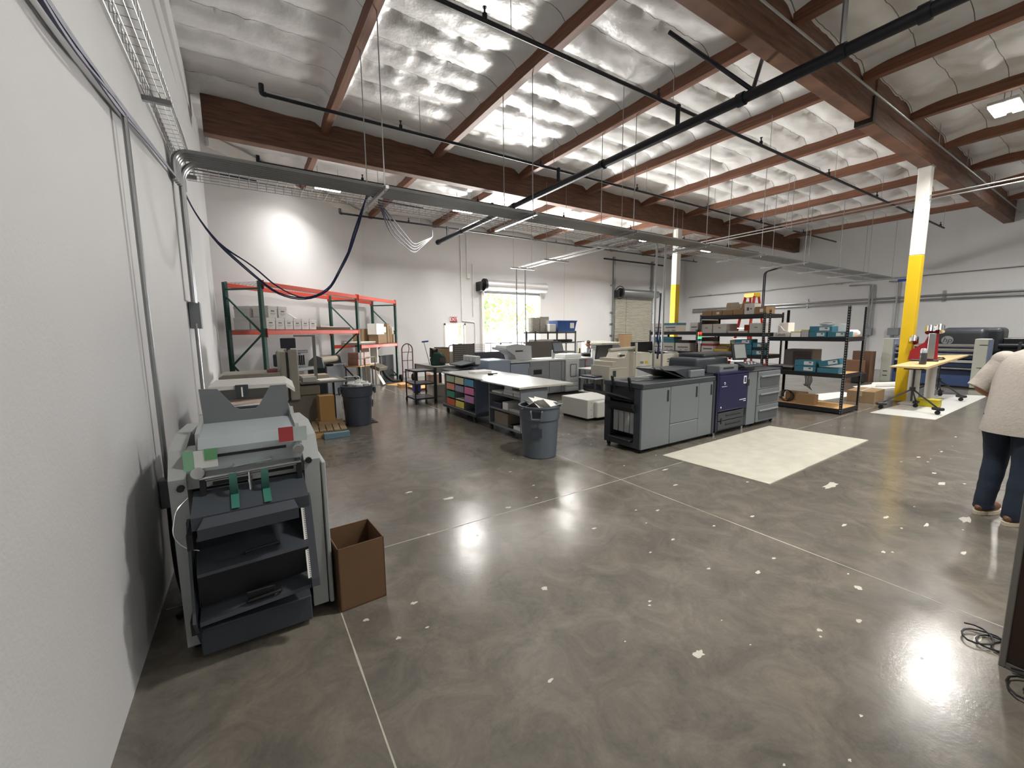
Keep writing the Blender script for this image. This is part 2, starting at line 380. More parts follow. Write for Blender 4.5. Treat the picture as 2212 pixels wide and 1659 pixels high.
# sprinkler main and branches
t = thing('sprinkler_main', 'thick black sprinkler main running from the upper right towards the back wall', 'pipe', (6.03, 0, 4.9))
m = MB(); m.tube([(0, -6.9, 0), (0, 14.2, 0)], .07, 14); m.ob('pipe', IRON, t, True)
for y in (1.6, 2.3, 3.45, 6.1, 9.2, 12.2, 14.1):
    m = MB(); m.cyl((0, y-.05, 0), (0, y+.05, 0), .088, n=14); m.ob('coupling', IRON, t, True)
for y in (5.6, 8.4, 11.8):
    m = MB(); m.cyl((0, y, .07), (0, y, 1.2), .007, n=6); m.ob('hanger_rod', STEEL, t)
m = MB(); m.cyl((0, 2.3, .05), (0, 2.3, 1.2), .03, n=8); m.ob('hanger_rod', STEEL, t)
for a in ((-.75, 4.1, .95), (.7, 3.55, .85)):
    m = MB(); m.tube([(0, 3.3, .05), a], .028, 8); m.ob('sway_brace', IRON, t)
def branch(y, x0, x1, label):
    t = thing('sprinkler_branch', label, 'pipe', (x0, y, 5.22), 0, 'sprinkler branch lines'); L_ = x1-x0
    m = MB(); m.tube([(0, 0, 0), (L_, 0, 0)], .027, 10); m.ob('pipe', IRON, t, True)
    m = MB(); m.tube(arc([(0, 0, 0), (-.06, 0, 0), (-.06, 0, .13)], .05), .036, 10); m.ob('elbow', IRON, t, True)
    k = 0; x = 2.0
    while x < L_:
        m = MB(); m.cyl((x, 0, -.01), (x, 0, .07), .03, n=8); m.cyl((x, 0, .07), (x, 0, .13), .012, n=6); m.cyl((x, 0, .13), (x, 0, .14), .024, n=8); m.ob('sprinkler_head', IRON, t)
        m = MB(); m.cyl((x+.35, 0, 0), (x+.35, 0, .62), .005, n=5); m.ob('hanger_rod', STEEL, t); x += 3.0
    if x0 < 6.03 < x1:
        m = MB(); m.cyl((6.03-x0, 0, -.3), (6.03-x0, 0, 0), .036, n=10); m.cyl((6.03-x0, 0, -.04), (6.03-x0, 0, .04), .042, n=10); m.ob('riser', IRON, t, True)
branch(4.46, .55, 21.0, 'thin black sprinkler branch line nearest the viewer, leaving the frame at the top')
branch(7.43, .55, 20.4, 'thin black sprinkler branch line just before the far glulam beam')
branch(10.3, .58, 20.1, 'thin black sprinkler branch line just beyond the far glulam beam')
branch(13.3, 2.7, 20.0, 'thin black sprinkler branch line closest to the back wall')
branch(1.2, 9.0, 21.0, 'thin black sprinkler branch line at the upper right, nearest the spliced beam')

# conduit bundle and wire basket on trapeze hangers
t = thing('conduit_bundle', 'bundle of parallel steel conduits crossing the hall beside a wire basket', 'conduit', (0, 0, 3.72))
for i in range(7):
    y = 5.92+i*.068; m = MB()
    m.tube(arc([(AW(y)+.05+.006*i, y, -.31 if i not in (4, 5) else -1.6), (AW(y)+.05+.006*i, y, 0), (.4, y, 0), (21.75-.05*i, y, 0)], .28), .026, 8); m.ob('conduit', STEEL, t, True)
t = thing('cable_basket', 'long wire mesh cable basket crossing the hall beside the conduit bundle', 'cable tray', (0, 0, 3.7))
m = MB()
for (y, z) in ((6.42, .1), (6.42, .0), (6.54, 0), (6.66, 0), (6.78, 0), (6.9, 0), (6.9, .1)): m.tube([(-.45, y, z), (21.7, y, z)], .0035, 4)
x = -.42
while x < 21.7: m.tube([(x, 6.42, .1), (x, 6.42, 0), (x, 6.9, 0), (x, 6.9, .1)], .003, 4, False); x += .105
m.ob('wire_mesh', STEEL, t)
t = thing('cable_basket', 'wire mesh cable basket running along the left wall', 'cable tray', (0, 0, 3.72))
m = MB(); n_ = 85
for i, (dx, z) in enumerate(((.03, .12), (.03, 0), (.1, 0), (.17, 0), (.23, 0), (.23, .12))): m.tube([(AW(-2)+dx*.72, -2, z), (AW(6.85)+dx*.72, 6.85, z)], .0035, 4)
for i in range(n_):
    y = -2+8.85*i/(n_-1); a = AW(y); m.tube([(a+.03, y, .12), (a+.03, y, 0), (a+.166, y, 0), (a+.166, y, .12)], .003, 4, False)
m.ob('wire_mesh', STEEL, t)
for y in (-.3, 2.7, 4.75, 6.75):
    m = MB(); m.box(AW(y), AW(y)+.19, y-.02, y+.02, -.045, -.005); m.ob('bracket', STEEL, t)
tr = None
for k in range(9):
    x = PURX[k]+.02; lb = f'trapeze hanger of steel strut and two rods under the {ORD[k]} purlin'
    if tr is None:
        tr = thing('trapeze_hanger', lb, 'hanger', (x, 0, 3.65), 0, 'trapeze hangers')
        m = MB(); m.box(-.021, .021, 5.68, 7.0, -.02, .021); m.ob('strut', STEEL, tr)
        for y in (5.79, 6.35 if False else 6.68):
            m = MB(); m.cyl((0, y, -.05), (0, y, 2.16), .008, n=6); m.ob('rod', STEEL, tr)
    else: dup(tr, (x, 0, 3.65), 0, lb)
# conduits hung from the middle bay towards the far printers
def runlen(name, label, runs, r, cat='conduit', mat=STEEL, rad=.12, part='conduit'):
    t = thing(name, label, cat, (0, 0, 0))
    for p in runs:
        m = MB(); m.tube(arc(p, rad), r, 8); m.ob(part, mat, t, True)
    return t
t = runlen('conduit_drop', 'pair of steel conduits on a strut dropping behind the long grey printer', [[(7.45, 6.6, 3.78), (7.55, 11.42, 3.78), (7.6, 11.46, .02)], [(7.7, 6.6, 3.78), (7.86, 11.38, 3.78), (7.9, 11.4, .02)]], .018)
for y in (7.4, 9.5, 11.2):
    m = MB(); m.box(7.2, 8.1, y-.02, y+.02, 3.715, 3.755); m.ob('strut', STEEL, t)
    m = MB(); m.cyl((7.3, y, 3.7), (7.3, y, 5.8), .006, n=5); m.ob('rod', STEEL, t)
    m = MB(); m.cyl((8.0, y, 3.7), (8.0, y, 6.05), .006, n=5); m.ob('rod', STEEL, t)
t = runlen('conduit_drop', 'pair of upright steel conduits dropping from the tray behind the grey press', [[(8.14, 7.6, 3.8), (8.14, 6.44, 3.8), (8.14, 6.44, .02)], [(8.32, 7.6, 3.8), (8.32, 6.34, 3.8), (8.32, 6.34, .02)]], .024)
m = MB(); m.box(8.05, 8.42, 7.2, 7.24, 3.73, 3.77); m.ob('strut', STEEL, t)
m = MB(); m.cyl((8.23, 7.22, 3.75), (8.23, 7.22, 6.05), .006, n=5); m.ob('rod', STEEL, t)
BLUE = mk('blue_cable', '141d47', .5, 0, .2, 3)
t = thing('cable_bundle', 'loose dark blue cables hanging between the two upright conduits', 'cable', (8.23, 6.36, 0))
for i in range(5):
    m = MB(); a = random.uniform(-.05, .05); pts = [(a, .0, 2.6), (a*.5, .02, 1.9), (a-.04, .03, 1.5), (.05-a, .03, 1.25), (a, .04, 1.02), (a*1.4, .02, 1.3), (.03, .02, 1.7)]
    m.tube(arc(pts, .2, 4), .009, 5); m.ob('cable', BLUE, t, True)
t = runlen('conduit_drop', 'pair of dark conduits dropping from the tray by the red stepladder', [[(14.9, 6.9, 3.75), (14.9, 7.35, 3.66), (14.9, 7.35, 2.3)], [(15.0, 6.9, 3.75), (15.0, 7.45, 3.66), (15.0, 7.45, 2.3)]], .02, mat=IRON)
t = runlen('conduit', 'bright pair of thin steel conduits strapped across the white columns', [[(13.03, -6.9, 4.66), (13.3, 9.66, 4.7)], [(13.03, -6.9, 4.58), (13.3, 9.66, 4.62)]], .016)
for y in (1.5, 5.9, 9.4):
    m = MB(); m.box(12.85, 13.28, y-.02, y+.02, 4.5, 4.54); m.ob('strut', STEEL, t)
    m = MB(); m.cyl((12.9, y, 4.5), (12.9, y, 5.9), .006, n=5); m.ob('rod', STEEL, t)
    m = MB(); m.cyl((13.2, y, 4.5), (13.2, y, 5.9), .006, n=5); m.ob('rod', STEEL, t)
t = runlen('conduit', 'shiny thin conduit on rods alongside the spliced beam', [[(.5, 2.95, 5.62), (22.6, 2.95, 5.62)]], .018)
for x in (7.75, 12.8, 15.2, 18.2):
    m = MB(); m.cyl((x, 2.95, 5.6), (x, 2.95, 6.12), .007, n=5); m.ob('rod', STEEL, t)
# right wall conduits
xd = 22.66
t = runlen('wall_conduit', 'pair of thick horizontal conduits along the right wall', [[(xd, -6.9, 3.03), (xd, 15.2, 2.93)], [(xd, -6.9, 2.87), (xd, 15.2, 2.79)]], .045)
for y in (1.9, 4.6, 9.2, 13.0):
    m = MB(); m.box(22.66, 22.7, y-.04, y+.04, 2.72, 3.15); m.ob('strut', STEEL, t)
t = runlen('wall_conduit', 'thin horizontal conduit high on the right wall', [[(xd, -6.9, 3.9), (xd, 15.5, 3.68)]], .02)
for y in (1.0, 5.4, 8.0, 11.0, 14.2):
    m = MB(); m.box(22.64, 22.7, y-.12, y+.12, 3.69, 3.73); m.ob('strut', STEEL, t)
def wall_box(name, label, loc, size, runs, r, mat=STEEL, boxmat=None):
    t = thing(name, label, 'conduit', loc); x, y, z = size
    m = MB(); m.box(-x/2, x/2, -y/2, y/2, -z/2, z/2, .006, 1); m.ob('junction_box', boxmat or mk('box_grey', '7d8286', .5, .3), t)
    for p in runs:
        m = MB(); m.tube(arc(p, .1), r, 8); m.ob('conduit', mat, t, True)
wall_box('electrical_box', 'grey electrical box with two conduits on the right wall, nearer the yellow column', (22.62, 5.95, 1.6), (.12, .36, .3), [[(0, 0, .1), (0, 0, 2.0), (0, .3, 2.05)], [(0, -.08, 0), (0, -.08, -1.0), (0, .3, -1.1)], [(0, .08, 0), (0, .08, -1.0)]], .03)
wall_box('electrical_box', 'grey electrical box with two conduits on the right wall, behind the open shelving unit', (22.62, 6.8, 1.6), (.12, .3, .3), [[(0, .05, .1), (0, .05, 1.98), (0, .8, 2.0)], [(0, -.06, .1), (0, -.06, 1.98)], [(0, .04, 0), (0, .04, -1.55)]], .03)
m = MB(); m.box(22.685, 22.7, 5.55, 6.0, 3.62, 3.72); tag(m.ob('tape_strip', mk('blue_tape', '2746a8', .5)), 'strip of blue tape high on the right wall', 'tape')
# back wall conduits
for x, z0, z1, lb in ((7.72, 2.2, 5.75, 'thin painted conduit on the back wall above the exit door'), (8.32, .05, 4.4, 'short painted conduit on the back wall left of the open roll-up door')):
    pipe('wall_conduit', lb, 'conduit', [(x, 15.79, z0), (x, 15.79, z1)] if z0 > 1 else [(7.75, 15.79, 2.2), (8.32, 15.79, 2.15), (8.34, 15.79, .3)], .022, WHITE, None, .1)
wall_box('wall_conduit', 'painted conduit ending in a small box high on the back wall', (8.05, 15.79, 4.05), (.14, .05, .2), [[(-.05, 0, 0), (-.05, 0, 1.7)]], .02, WHITE, WHITE)
pipe('wall_conduit', 'tall painted conduit on the back wall just left of the open doorway', 'conduit', [(8.25, 15.79, 2.4), (8.25, 15.79, 4.55)], .02, WHITE)
# left wall conduits
wall_box('electrical_box', 'steel conduit and small box low on the left wall beside the pale machine', (AW(3.63)+.05, 3.63, .66), (.09, .1, .2), [[(0, 0, .1), (0, 0, 2.45)]], .016)
pipe('flexible_conduit', 'black flexible conduit curling to the floor behind the pale machine', 'conduit', [(AW(3.63)+.05, 3.63, .58), (AW(3.6)+.05, 3.6, .3), (AW(3.6)+.07, 3.5, .1), (-.45, 3.3, .05), (-.42, 3.15, .03), (-.47, 3.1, .02)], .022, BLACK, None, .08)
wall_box('electrical_box', 'grey switch box with conduit on the left wall before the racking', (AW(6.45)+.06, 6.45, 1.98), (.11, .22, .32), [[(0, -.1, -.1), (0, -.1, -1.25)]], .02)
# blue data cables
t = thing('cable_bundle', 'bundle of dark blue cables along the left wall, looping over the racking to the tray', 'cable', (0, 0, 0))
for i in range(9):
    j = lambda s: random.uniform(-s, s)
    a = i/9*.12; pts = []
    for (y, z) in ((-1.5, 3.12), (.5, 3.1), (1.8, 3.0), (2.6, 3.02), (3.5, 3.12)): pts.append((AW(y)+.04+.01*(i % 3), y, z+j(.05)-a*.5*(3.5-y)*.5))
    pts += [(AW(4.8)+.05, 4.8, 3.3+j(.015)), (AW(6.2)+.06, 6.2, 3.48+j(.01))]
    if i < 5:
        dz = j(.03)+(.16*(i % 2)); pts += [(-.39, 6.5, 3.22), (-.19, 6.5+j(.05), 2.88+j(.02)), (.18, 6.5+j(.04), 2.5+dz*.7), (.43, 6.5, 2.27+dz*.5), (.76, 6.5+j(.04), 2.2+j(.02)), (1.07, 6.5+j(.05), 2.33+j(.05)), (1.32+j(.05), 6.5, 2.8+j(.05)), (1.5+j(.04), 6.55, 3.22), (1.68, 6.6, 3.72), (1.72+.02*i, 6.66, 3.83), (1.85, 6.6, 3.74), (2.6, 6.65, 3.74)]
    else: pts += [(AW(6.4)+.06, 6.42, 3.6), (AW(6.5)+.1, 6.6, 3.76), (.3, 6.65, 3.75)]
    m = MB(); m.tube(arc(pts, .25, 4), .0085, 6); m.ob('cable', BLUE, t, True)
t = thing('cable_bundle', 'dark cables sagging from the tray hanger towards the back wall', 'cable', (0, 0, 0))
for i in range(4):
    m = MB(); m.tube(arc([(1.9, 6.7, 3.75), (2.3, 7.2+.1*i, 3.62-.05*i), (3.2, 8.8, 3.6-.06*i), (4.5, 10.9, 4.3), (5.2, 12.6, 4.9)], .4, 5), .012, 6); m.ob('cable', BLUE, t, True)
# ============================================================ doors in the back wall and the yard outside
SLAT = mk('roll_door_slats', 'b9b6a9', .5, .3, .05); CURT = mk('roll_curtain', 'c6c7c8', .4, .5, .06)
# exit door (ajar)
d1 = MB()
for a, b, z0, z1 in ((6.9, 6.97, 0, 2.1), (7.80, 7.87, 0, 2.1), (6.9, 7.87, 2.03, 2.1)): d1.box(a, b, 15.79, 15.86, z0, z1, .004, 1)
o = struct(d1, 'door_1', WHITE)
m = MB(); m.box(0, .8, 0, .045, .01, 2.02, .004, 1); lf = m.ob('door_leaf', mk('door_white', 'e4e3e0', .45), o, loc=(6.985, 15.93, 0)); lf.rotation_euler = (0, 0, .42)
m = MB(); m.box(.68, .72, -.05, 0, .95, 1.15, .006, 1); m.ob('push_bar', STEEL, lf)
t = thing('exit_sign', 'small red and white EXIT sign above the white door', 'sign', (7.33, 15.79, 2.16))
m = MB(); m.box(-.155, .155, -.012, .03, 0, .2); m.ob('sign_panel', mk('sign_red', '8e2230', .5), t)
text('lettering', 'EXIT', mk('sign_white', 'f0eeee', .5), face_m((0, -.0135, .1), (1, 0, 0), (0, 0, 1)), .185, t, .001)
# roll-up doors
def roll_door(name, x0, x1, ztop, rdrum, xa, xb, closed):
    root = MB(); gh = 3.55 if not closed else 5.55
    for x in (x0-.07, x1+.07): root.box(x-.06, x+.06, 15.7, 15.82, 0, gh, .006, 1)
    o = struct(root, name, STEEL if closed else WHITE)
    m = MB(); c = (ztop+rdrum+.03)
    n = 40; prof = []
    for i in range(n):
        a = 2*PI*i/n; prof.append((15.5+rdrum*math.cos(a)*(1+.012*(i % 2)), c+rdrum*math.sin(a)*(1+.012*(i % 2))))
    m.prism(prof, 'x', xa+.12, xb); m.ob('curtain_roll', CURT if not closed else STEEL, o)
    m = MB(); m.cyl((xa, 15.5, c), (xa+.1, 15.5, c), rdrum*1.22, n=24); m.cyl((xa-.1, 15.5, c), (xa, 15.5, c), .07, n=12); m.ob('drive_drum', BLACK, o, True)
    m = MB(); m.box(xa-.2, xa-.08, 15.42, 15.82, c-.25, c+.12, .01, 1); m.ob('bracket', BLACK, o)
    m = MB(); m.box(x0-.02, x1+.02, 15.62, 15.68, ztop-.1, ztop+.02) if not closed else m.box(x0-.02, x1+.02, 15.6, 15.68, ztop-.05, ztop+.1); m.ob('bottom_bar', STEEL, o)
    if closed:
        m = MB(); z = .02
        while z < ztop+.05:
            m.prism([(15.70, z), (15.665, z+.018), (15.665, z+.06), (15.70, z+.072), (15.72, z+.072), (15.72, z)], 'x', x0, x1); z += .0765
        m.ob('slat_curtain', SLAT, o)
        m = MB()
        for i in range(12):
            a = 2*PI*i/12; b = 2*PI*(i+1)/12; m.cyl((xa-.02, 15.5+.33*math.cos(a), c+.33*math.sin(a)), (xa-.02, 15.5+.33*math.cos(b), c+.33*math.sin(b)), .02, n=6)
        m.ob('hand_chain_wheel', BLACK, o, True)
        for x, s in ((x0-.1, -1), (x1+.1, 1)):
            for z in (.9, 1.5, 2.1, 2.7, 4.1):
                m = MB(); m.box(x-.16, x+.16, 15.76, 15.82, z-.03, z+.03); m.ob('guide_bracket', STEEL, o)
        m = MB(); m.cyl((xa+.45, 15.45, 0.9), (xa+.45, 15.45, c-.2), .006, n=5); m.ob('hand_chain', IRON, o)
    return o
roll_door('door_2', 8.74, 11.6, 3.46, .21, 8.6, 11.85, False)
roll_door('door_3', 16.62, 19.5, 3.5, .19, 16.75, 19.75, True)
pipe('sprinkler_branch', 'short black pipe across the back wall above the closed roll-up door', 'pipe', [(15.35, 15.3, 5.3), (19.9, 15.3, 5.3)], .04, IRON)
# yard
m = MB(); m.box(-10, 40, 16.06, 75, -.12, -.02); struct(m, 'ground', mk('yard_concrete', 'c9c5bb', .8, 0, .1, 2))
t = thing('yard_railing', 'thin metal railing outside the open doorway', 'railing', (10.2, 19.5, -.02))
for z in (1.15, .6):
    m = MB(); m.cyl((-6, 0, z), (6, 0, z), .022, n=8); m.ob('rail', IRON, t)
for x in (-5, -3, -1, 1, 3, 5):
    m = MB(); m.cyl((x, 0, 0), (x, 0, 1.17), .022, n=8); m.ob('post', IRON, t)
LEAFM = [mk('leaf_green', '86a05c', .6, 0, .3, 3, emit=None), mk('leaf_olive', 'b5a86a', .6, 0, .3, 3), mk('leaf_pale', '9aaa9c', .6, 0, .3, 3)]; BARK = mk('bark', 'a0978a', .8)
def tree(x, y, h, r, mi, label, cz=.6, nl=800, ls=.13):
    t = thing('tree', label, 'tree', (x, y, -.02)); rnd = random.Random(int(x*31+y*7))
    m = MB(); m.tube([(0, 0, 0), (.1, 0, h*.3), (.0, .1, h*.55), (.15, .05, h*.85)], [.12, .1, .07, .03], 8)
    tips = []
    for i in range(9):
        a = rnd.uniform(0, 2*PI); z0 = h*rnd.uniform(.3, .7); e = (r*.8*math.cos(a), r*.8*math.sin(a), z0+h*rnd.uniform(.05, .3)); m.tube([(.05, .05, z0), (e[0]*.5, e[1]*.5, (z0+e[2])/2+.1), e], [.04, .03, .012], 5); tips.append(e)
    m.ob('trunk', BARK, t, True)
    m = MB(); cl = tips+[(r*rnd.uniform(-.8, .8), r*rnd.uniform(-.8, .8), h*rnd.uniform(.35, 1)) for i in range(10)]
    for i in range(nl):
        c = Vector(rnd.choice(cl))+Vector((rnd.gauss(0, r*.22), rnd.gauss(0, r*.22), rnd.gauss(0, h*.07)))
        if c.z < .2: c.z = .2
        n = Vector((rnd.uniform(-1, 1), rnd.uniform(-1, 1), rnd.uniform(-.2, 1))).normalized(); a = n.orthogonal().normalized(); b = n.cross(a); s_ = ls*rnd.uniform(.6, 1.4)
        a, b = a*s_, b*s_*.55; m.quad(c-a, c+b, c+a, c-b)
    m.ob('foliage', LEAFM[mi], t)
tree(11.2, 23.5, 6.0, 2.0, 0, 'green tree outside the doorway, left of the conduits', ls=.16)
tree(15.6, 24.5, 7.0, 2.1, 1, 'yellowish tree outside the doorway, right of the conduits', ls=.16)
tree(13.2, 27.5, 4.2, 2.0, 2, 'pale grey-green bush behind the railing outside the doorway', ls=.14)
tree(9.6, 23.5, 4.8, 1.6, 1, 'olive tree seen through the gap of the exit door', ls=.14)
# ============================================================ left side: pale finishing machine, cutter, racking
PALE = mk('pale_grey_metal', '9da1a0', .45, .1, .03); PALE2 = mk('pale_blue_grey_panel', '9fa8ab', .4, .1, .03); OFFW = mk('off_white_metal', 'c9c8c3', .45, 0, .03)
SLATE = mk('slate_grey_metal', '3a3f46', .5, .1, .05); INK = mk('dark_interior', '14161c', .6); GREEN = mk('green_belt', '1f4f45', .6); MIDG = mk('mid_grey_panel', '6e7475', .5, .1, .04)
t = thing('paper_finishing_machine', 'pale grey paper finishing machine with dark delivery trays against the left wall', 'machine', (0, 2.68, 0))
prof = [(.02, .05), (0, 1.0), (.11, 1.13), (.42, 1.165), (1.0, 1.12), (1.0, .05)]
m = MB(); m.prism(prof, 'x', -.385, -.31); m.ob('left_side_panel', PALE, t)
m = MB(); m.prism(prof, 'x', .245, .33); m.ob('right_side_panel', PALE, t)
m = MB(); m.box(.336, .362, .0, .98, .05, .975, .006, 1); m.ob('access_door', PALE, t)
m = MB(); m.box(-.31, .245, .2, 1.0, .08, 1.0); m.ob('rear_cabinet', INK, t)
m = MB(); m.box(-.31, .245, .03, .2, .93, 1.13); m.ob('front_fascia', PALE, t)
m = MB(); m.prism([(.02, 1.02), (.02, 1.14), (.07, 1.195), (.37, 1.215), (.9, 1.19), (.9, 1.02)], 'x', -.25, .225); m.ob('feeder_housing', PALE2, t)
m = MB(); m.box(-.2, .16, .012, .02, 1.09, 1.105); m.ob('feed_slot', INK, t)
for x0, x1 in ((-.262, -.242), (.218, .238)):
    m = MB(); m.prism([(.02, 1.05), (.08, 1.215), (.34, 1.235), (.36, 1.27), (.4, 1.27), (.4, 1.05)], 'x', x0, x1); m.ob('feeder_cheek', PALE, t)
m = MB(); m.prism([(-.25, 1.425), (-.16, 1.42), (-.075, 1.295), (-.05, 1.282), (.03, 1.282), (.048, 1.295), (.12, 1.42), (.21, 1.42), (.215, 1.21), (-.24, 1.21)], 'y', .375, .39); m.ob('sheet_guide_plate', MIDG, t)
for x, z in ((-.255, 1.035), (.215, 1.09)):
    k = MB(); k.cyl((x, .02, z), (x, -.06, z), .03, n=16); k.cyl((x, -.06, z), (x, -.075, z), .024, n=16); k.ob('adjusting_knob', CHROME, t, True)
for z, y in ((1.0, -.05), (.985, -.03)):
    m = MB(); m.cyl((-.25, y, z), (.225, y, z+.012), .009, n=10); m.ob('chrome_rod', CHROME, t, True)
m = MB(); m.cyl((-.1, -.05, 1.04), (.08, -.05, 1.05), .005, n=8); m.cyl((-.1, 0, 1.04), (-.1, -.05, 1.04), .006, n=8); m.cyl((.08, 0, 1.05), (.08, -.05, 1.05), .006, n=8); m.ob('wire_guide', CHROME, t)
for x in (-.24, .215):
    m = MB(); m.box(x-.012, x+.012, -.05, .02, .9, 1.02); m.ob('rod_bracket', INK, t)
m = MB(); m.box(-.2, -.02, .022, .029, .935, .955); m.box(.05, .19, .022, .029, .955, .972); m.ob('exit_slot', INK, t)
for x in (-.105, .04):   # hanging green belt loops
    m = MB(); pts = []
    for i in range(9):
        a = PI*i/8; pts.append((0, -.05-.045*math.sin(a), .935+.075*math.cos(a)))
    for i in range(8):
        a, b = pts[i], pts[i+1]; m.faces([(x-.018, a[1], a[2]), (x+.018, a[1], a[2]), (x+.018, b[1], b[2]), (x-.018, b[1], b[2]), (x-.018, a[1]+.006, a[2]), (x+.018, a[1]+.006, a[2]), (x+.018, b[1]+.006, b[2]), (x-.018, b[1]+.006, b[2])], [(0, 1, 2, 3), (7, 6, 5, 4), (0, 3, 7, 4), (1, 5, 6, 2)])
    m.ob('belt_loop', GREEN, t, True)
    m = MB(); m.faces([(x-.018, -.01, .929), (x+.018, -.01, .929), (x+.022, -.2, .863), (x-.014, -.2, .863)], [(0, 1, 2, 3)]); m.ob('flat_belt', mk('bright_green_belt', '2c6a5b', .6), t)
m = MB(); m.cyl((-.03, -.055, 1.0), (-.03, -.06, .9), .008, n=8); m.cyl((-.03, -.058, .96), (-.03, -.059, .945), .011, n=8); m.ob('centre_stop', CHROME, t)
sl = .075/.2
m = MB(); m.faces([(-.285, 0, .925), (.235, 0, .93), (.238, -.2, .855), (-.288, -.2, .85), (-.285, 0, .87), (.235, 0, .875), (.238, -.2, .79), (-.288, -.2, .785)], [(0, 1, 2, 3), (7, 6, 5, 4), (0, 4, 5, 1), (1, 5, 6, 2), (2, 6, 7, 3), (3, 7, 4, 0)]); m.ob('delivery_plate', SLATE, t)
m = MB(); m.faces([(-.235, -.205, .845), (.165, -.205, .85), (.18, -.25, .815), (-.262, -.25, .805), (.18, -.245, .755), (-.262, -.245, .745)], [(0, 1, 2, 3), (3, 2, 4, 5)]); o = m.ob('delivery_flap', SLATE, t)
sd = o.modifiers.new('s', 'SOLIDIFY'); sd.thickness = .006
# lower stacker
m = MB(); m.prism([(.2, .08), (.2, .78), (-.05, .78), (-.17, .34), (-.2, .30), (-.02, .08)], 'x', -.325, -.312); m.ob('stacker_cheek', SLATE, t)
m = MB(); m.faces([(-.312, .2, .66), (.245, .2, .67), (.222, -.17, .56), (-.29, -.17, .54), (.222, -.175, .545), (-.29, -.175, .525)], [(0, 1, 2, 3), (3, 2, 4, 5)]); m.ob('upper_shelf', SLATE, t)
m = MB(); m.faces([(-.29, -.165, .54), (.222, -.165, .555), (.22, -.1, .36), (-.29, -.1, .33)], [(0, 1, 2, 3)]); m.ob('shelf_back', INK, t)
m = MB(); m.faces([(-.3, .1, .37), (.23, .1, .39), (.222, -.16, .305), (-.3, -.16, .275), (.222, -.165, .285), (-.3, -.165, .255)], [(0, 1, 2, 3), (3, 2, 4, 5)]); m.ob('lower_shelf', SLATE, t)
for (xa, xb, y, z) in ((-.08, .08, -.13, .6), (-.09, .07, -.14, .32)):
    m = MB(); m.tube(arc([(xa, y+.03, z-.04), (xa, y-.02, z-.005), (xb, y-.02, z+.005), (xb, y+.03, z-.03)], .02), .007, 8); m.ob('handle', BLACK, t, True)
m = MB(); m.box(-.09, .04, -.155, -.145, .29, .37, .004, 1, rot=(.25, 0, 0)); m.ob('stop_plate', BLACK, t)
m = MB(); m.prism([(.02, .8), (-.05, .78), (-.205, .36), (-.215, .315), (-.17, .3), (-.03, .6), (.02, .7)], 'x', .222, .262); m.ob('side_rail', SLATE, t)
m = MB(); m.faces([(.205, -.062, .765), (.222, -.062, .765), (.222, -.207, .37), (.205, -.207, .37), (.205, -.052, .76), (.222, -.052, .76), (.222, -.197, .365), (.205, -.197, .365)], [(0, 1, 2, 3), (7, 6, 5, 4), (0, 3, 7, 4), (1, 5, 6, 2), (2, 6, 7, 3)]); m.ob('ruler_strip', PAPER, t)
m = MB()
for i in range(40):
    u = (i+.5)/40; y = -.062-.145*u; z = .765-.395*u; m.faces([(.214, y-.0012, z+.001), (.2215, y-.0012, z+.001), (.2215, y-.0027, z-.003), (.214, y-.0027, z-.003)], [(0, 1, 2, 3)])
m.ob('ruler_marks', BLACK, t)
m = MB(); m.box(-.315, .225, -.075, .15, .03, .185, .006, 1); m.ob('base_drawer', SLATE, t)
m = MB(); m.box(-.31, .22, -.1, .05, .185, .2, .003, 1); m.ob('drawer_lip', SLATE, t)
m = MB(); m.box(-.345, -.30, -.115, .0, .19, .27); m.ob('side_catch', INK, t)
for x in (-.34, .3):
    for y in (.1, .9):
        k = MB(); k.cyl((x, y, 0), (x, y, .06), .025, n=10); k.ob('foot', BLACK, t)
for x, z in ((-.335, .955), (.27, 1.0)):
    m = MB(); m.cyl((x, .0, z), (x, -.02, z), .018, n=8); m.ob('star_knob', BLACK, t)
m = MB(); m.tube(arc([(-.31, -.01, .9), (-.36, -.05, .86), (-.38, -.09, .74), (-.33, -.13, .68), (-.27, -.15, .66)], .06), .003, 6); m.ob('thin_hose', CHROME, t, True)
m = MB(); m.box(-.315, -.29, -.18, -.02, .68, .76); m.ob('tray_arm', INK, t)
def taped(name, label, x, z, w, cols, y=2.655):
    s_ = thing(name, label, 'label', (x, y, z))
    for i, (a, b, c, d_, cc) in enumerate(cols):
        m = MB(); m.box(a, b, -.003+.001*i*-1, 0, c, d_); m.ob('sheet' if i == 0 else 'tape', mk(cc[0], cc[1], .5), s_)
taped('taped_note', 'white note with green tape over the left knob of the pale machine', -.225, 1.1, .1, [(-.055, .06, -.045, .05, ('note_white', 'cfd3cf')), (-.085, -.04, -.05, .055, ('tape_green', '7fae8e')), (.005, .06, -.005, .055, ('tape_green2', '5f9a6a'))], 2.64)
taped('taped_note', 'clear pouch with red tape over the right knob of the pale machine', .2, 1.165, .1, [(-.06, .07, -.04, .045, ('pouch_grey', 'a9b3b0')), (-.075, .0, -.035, .05, ('tape_red', 'a03a3c'))], 2.68-.005)

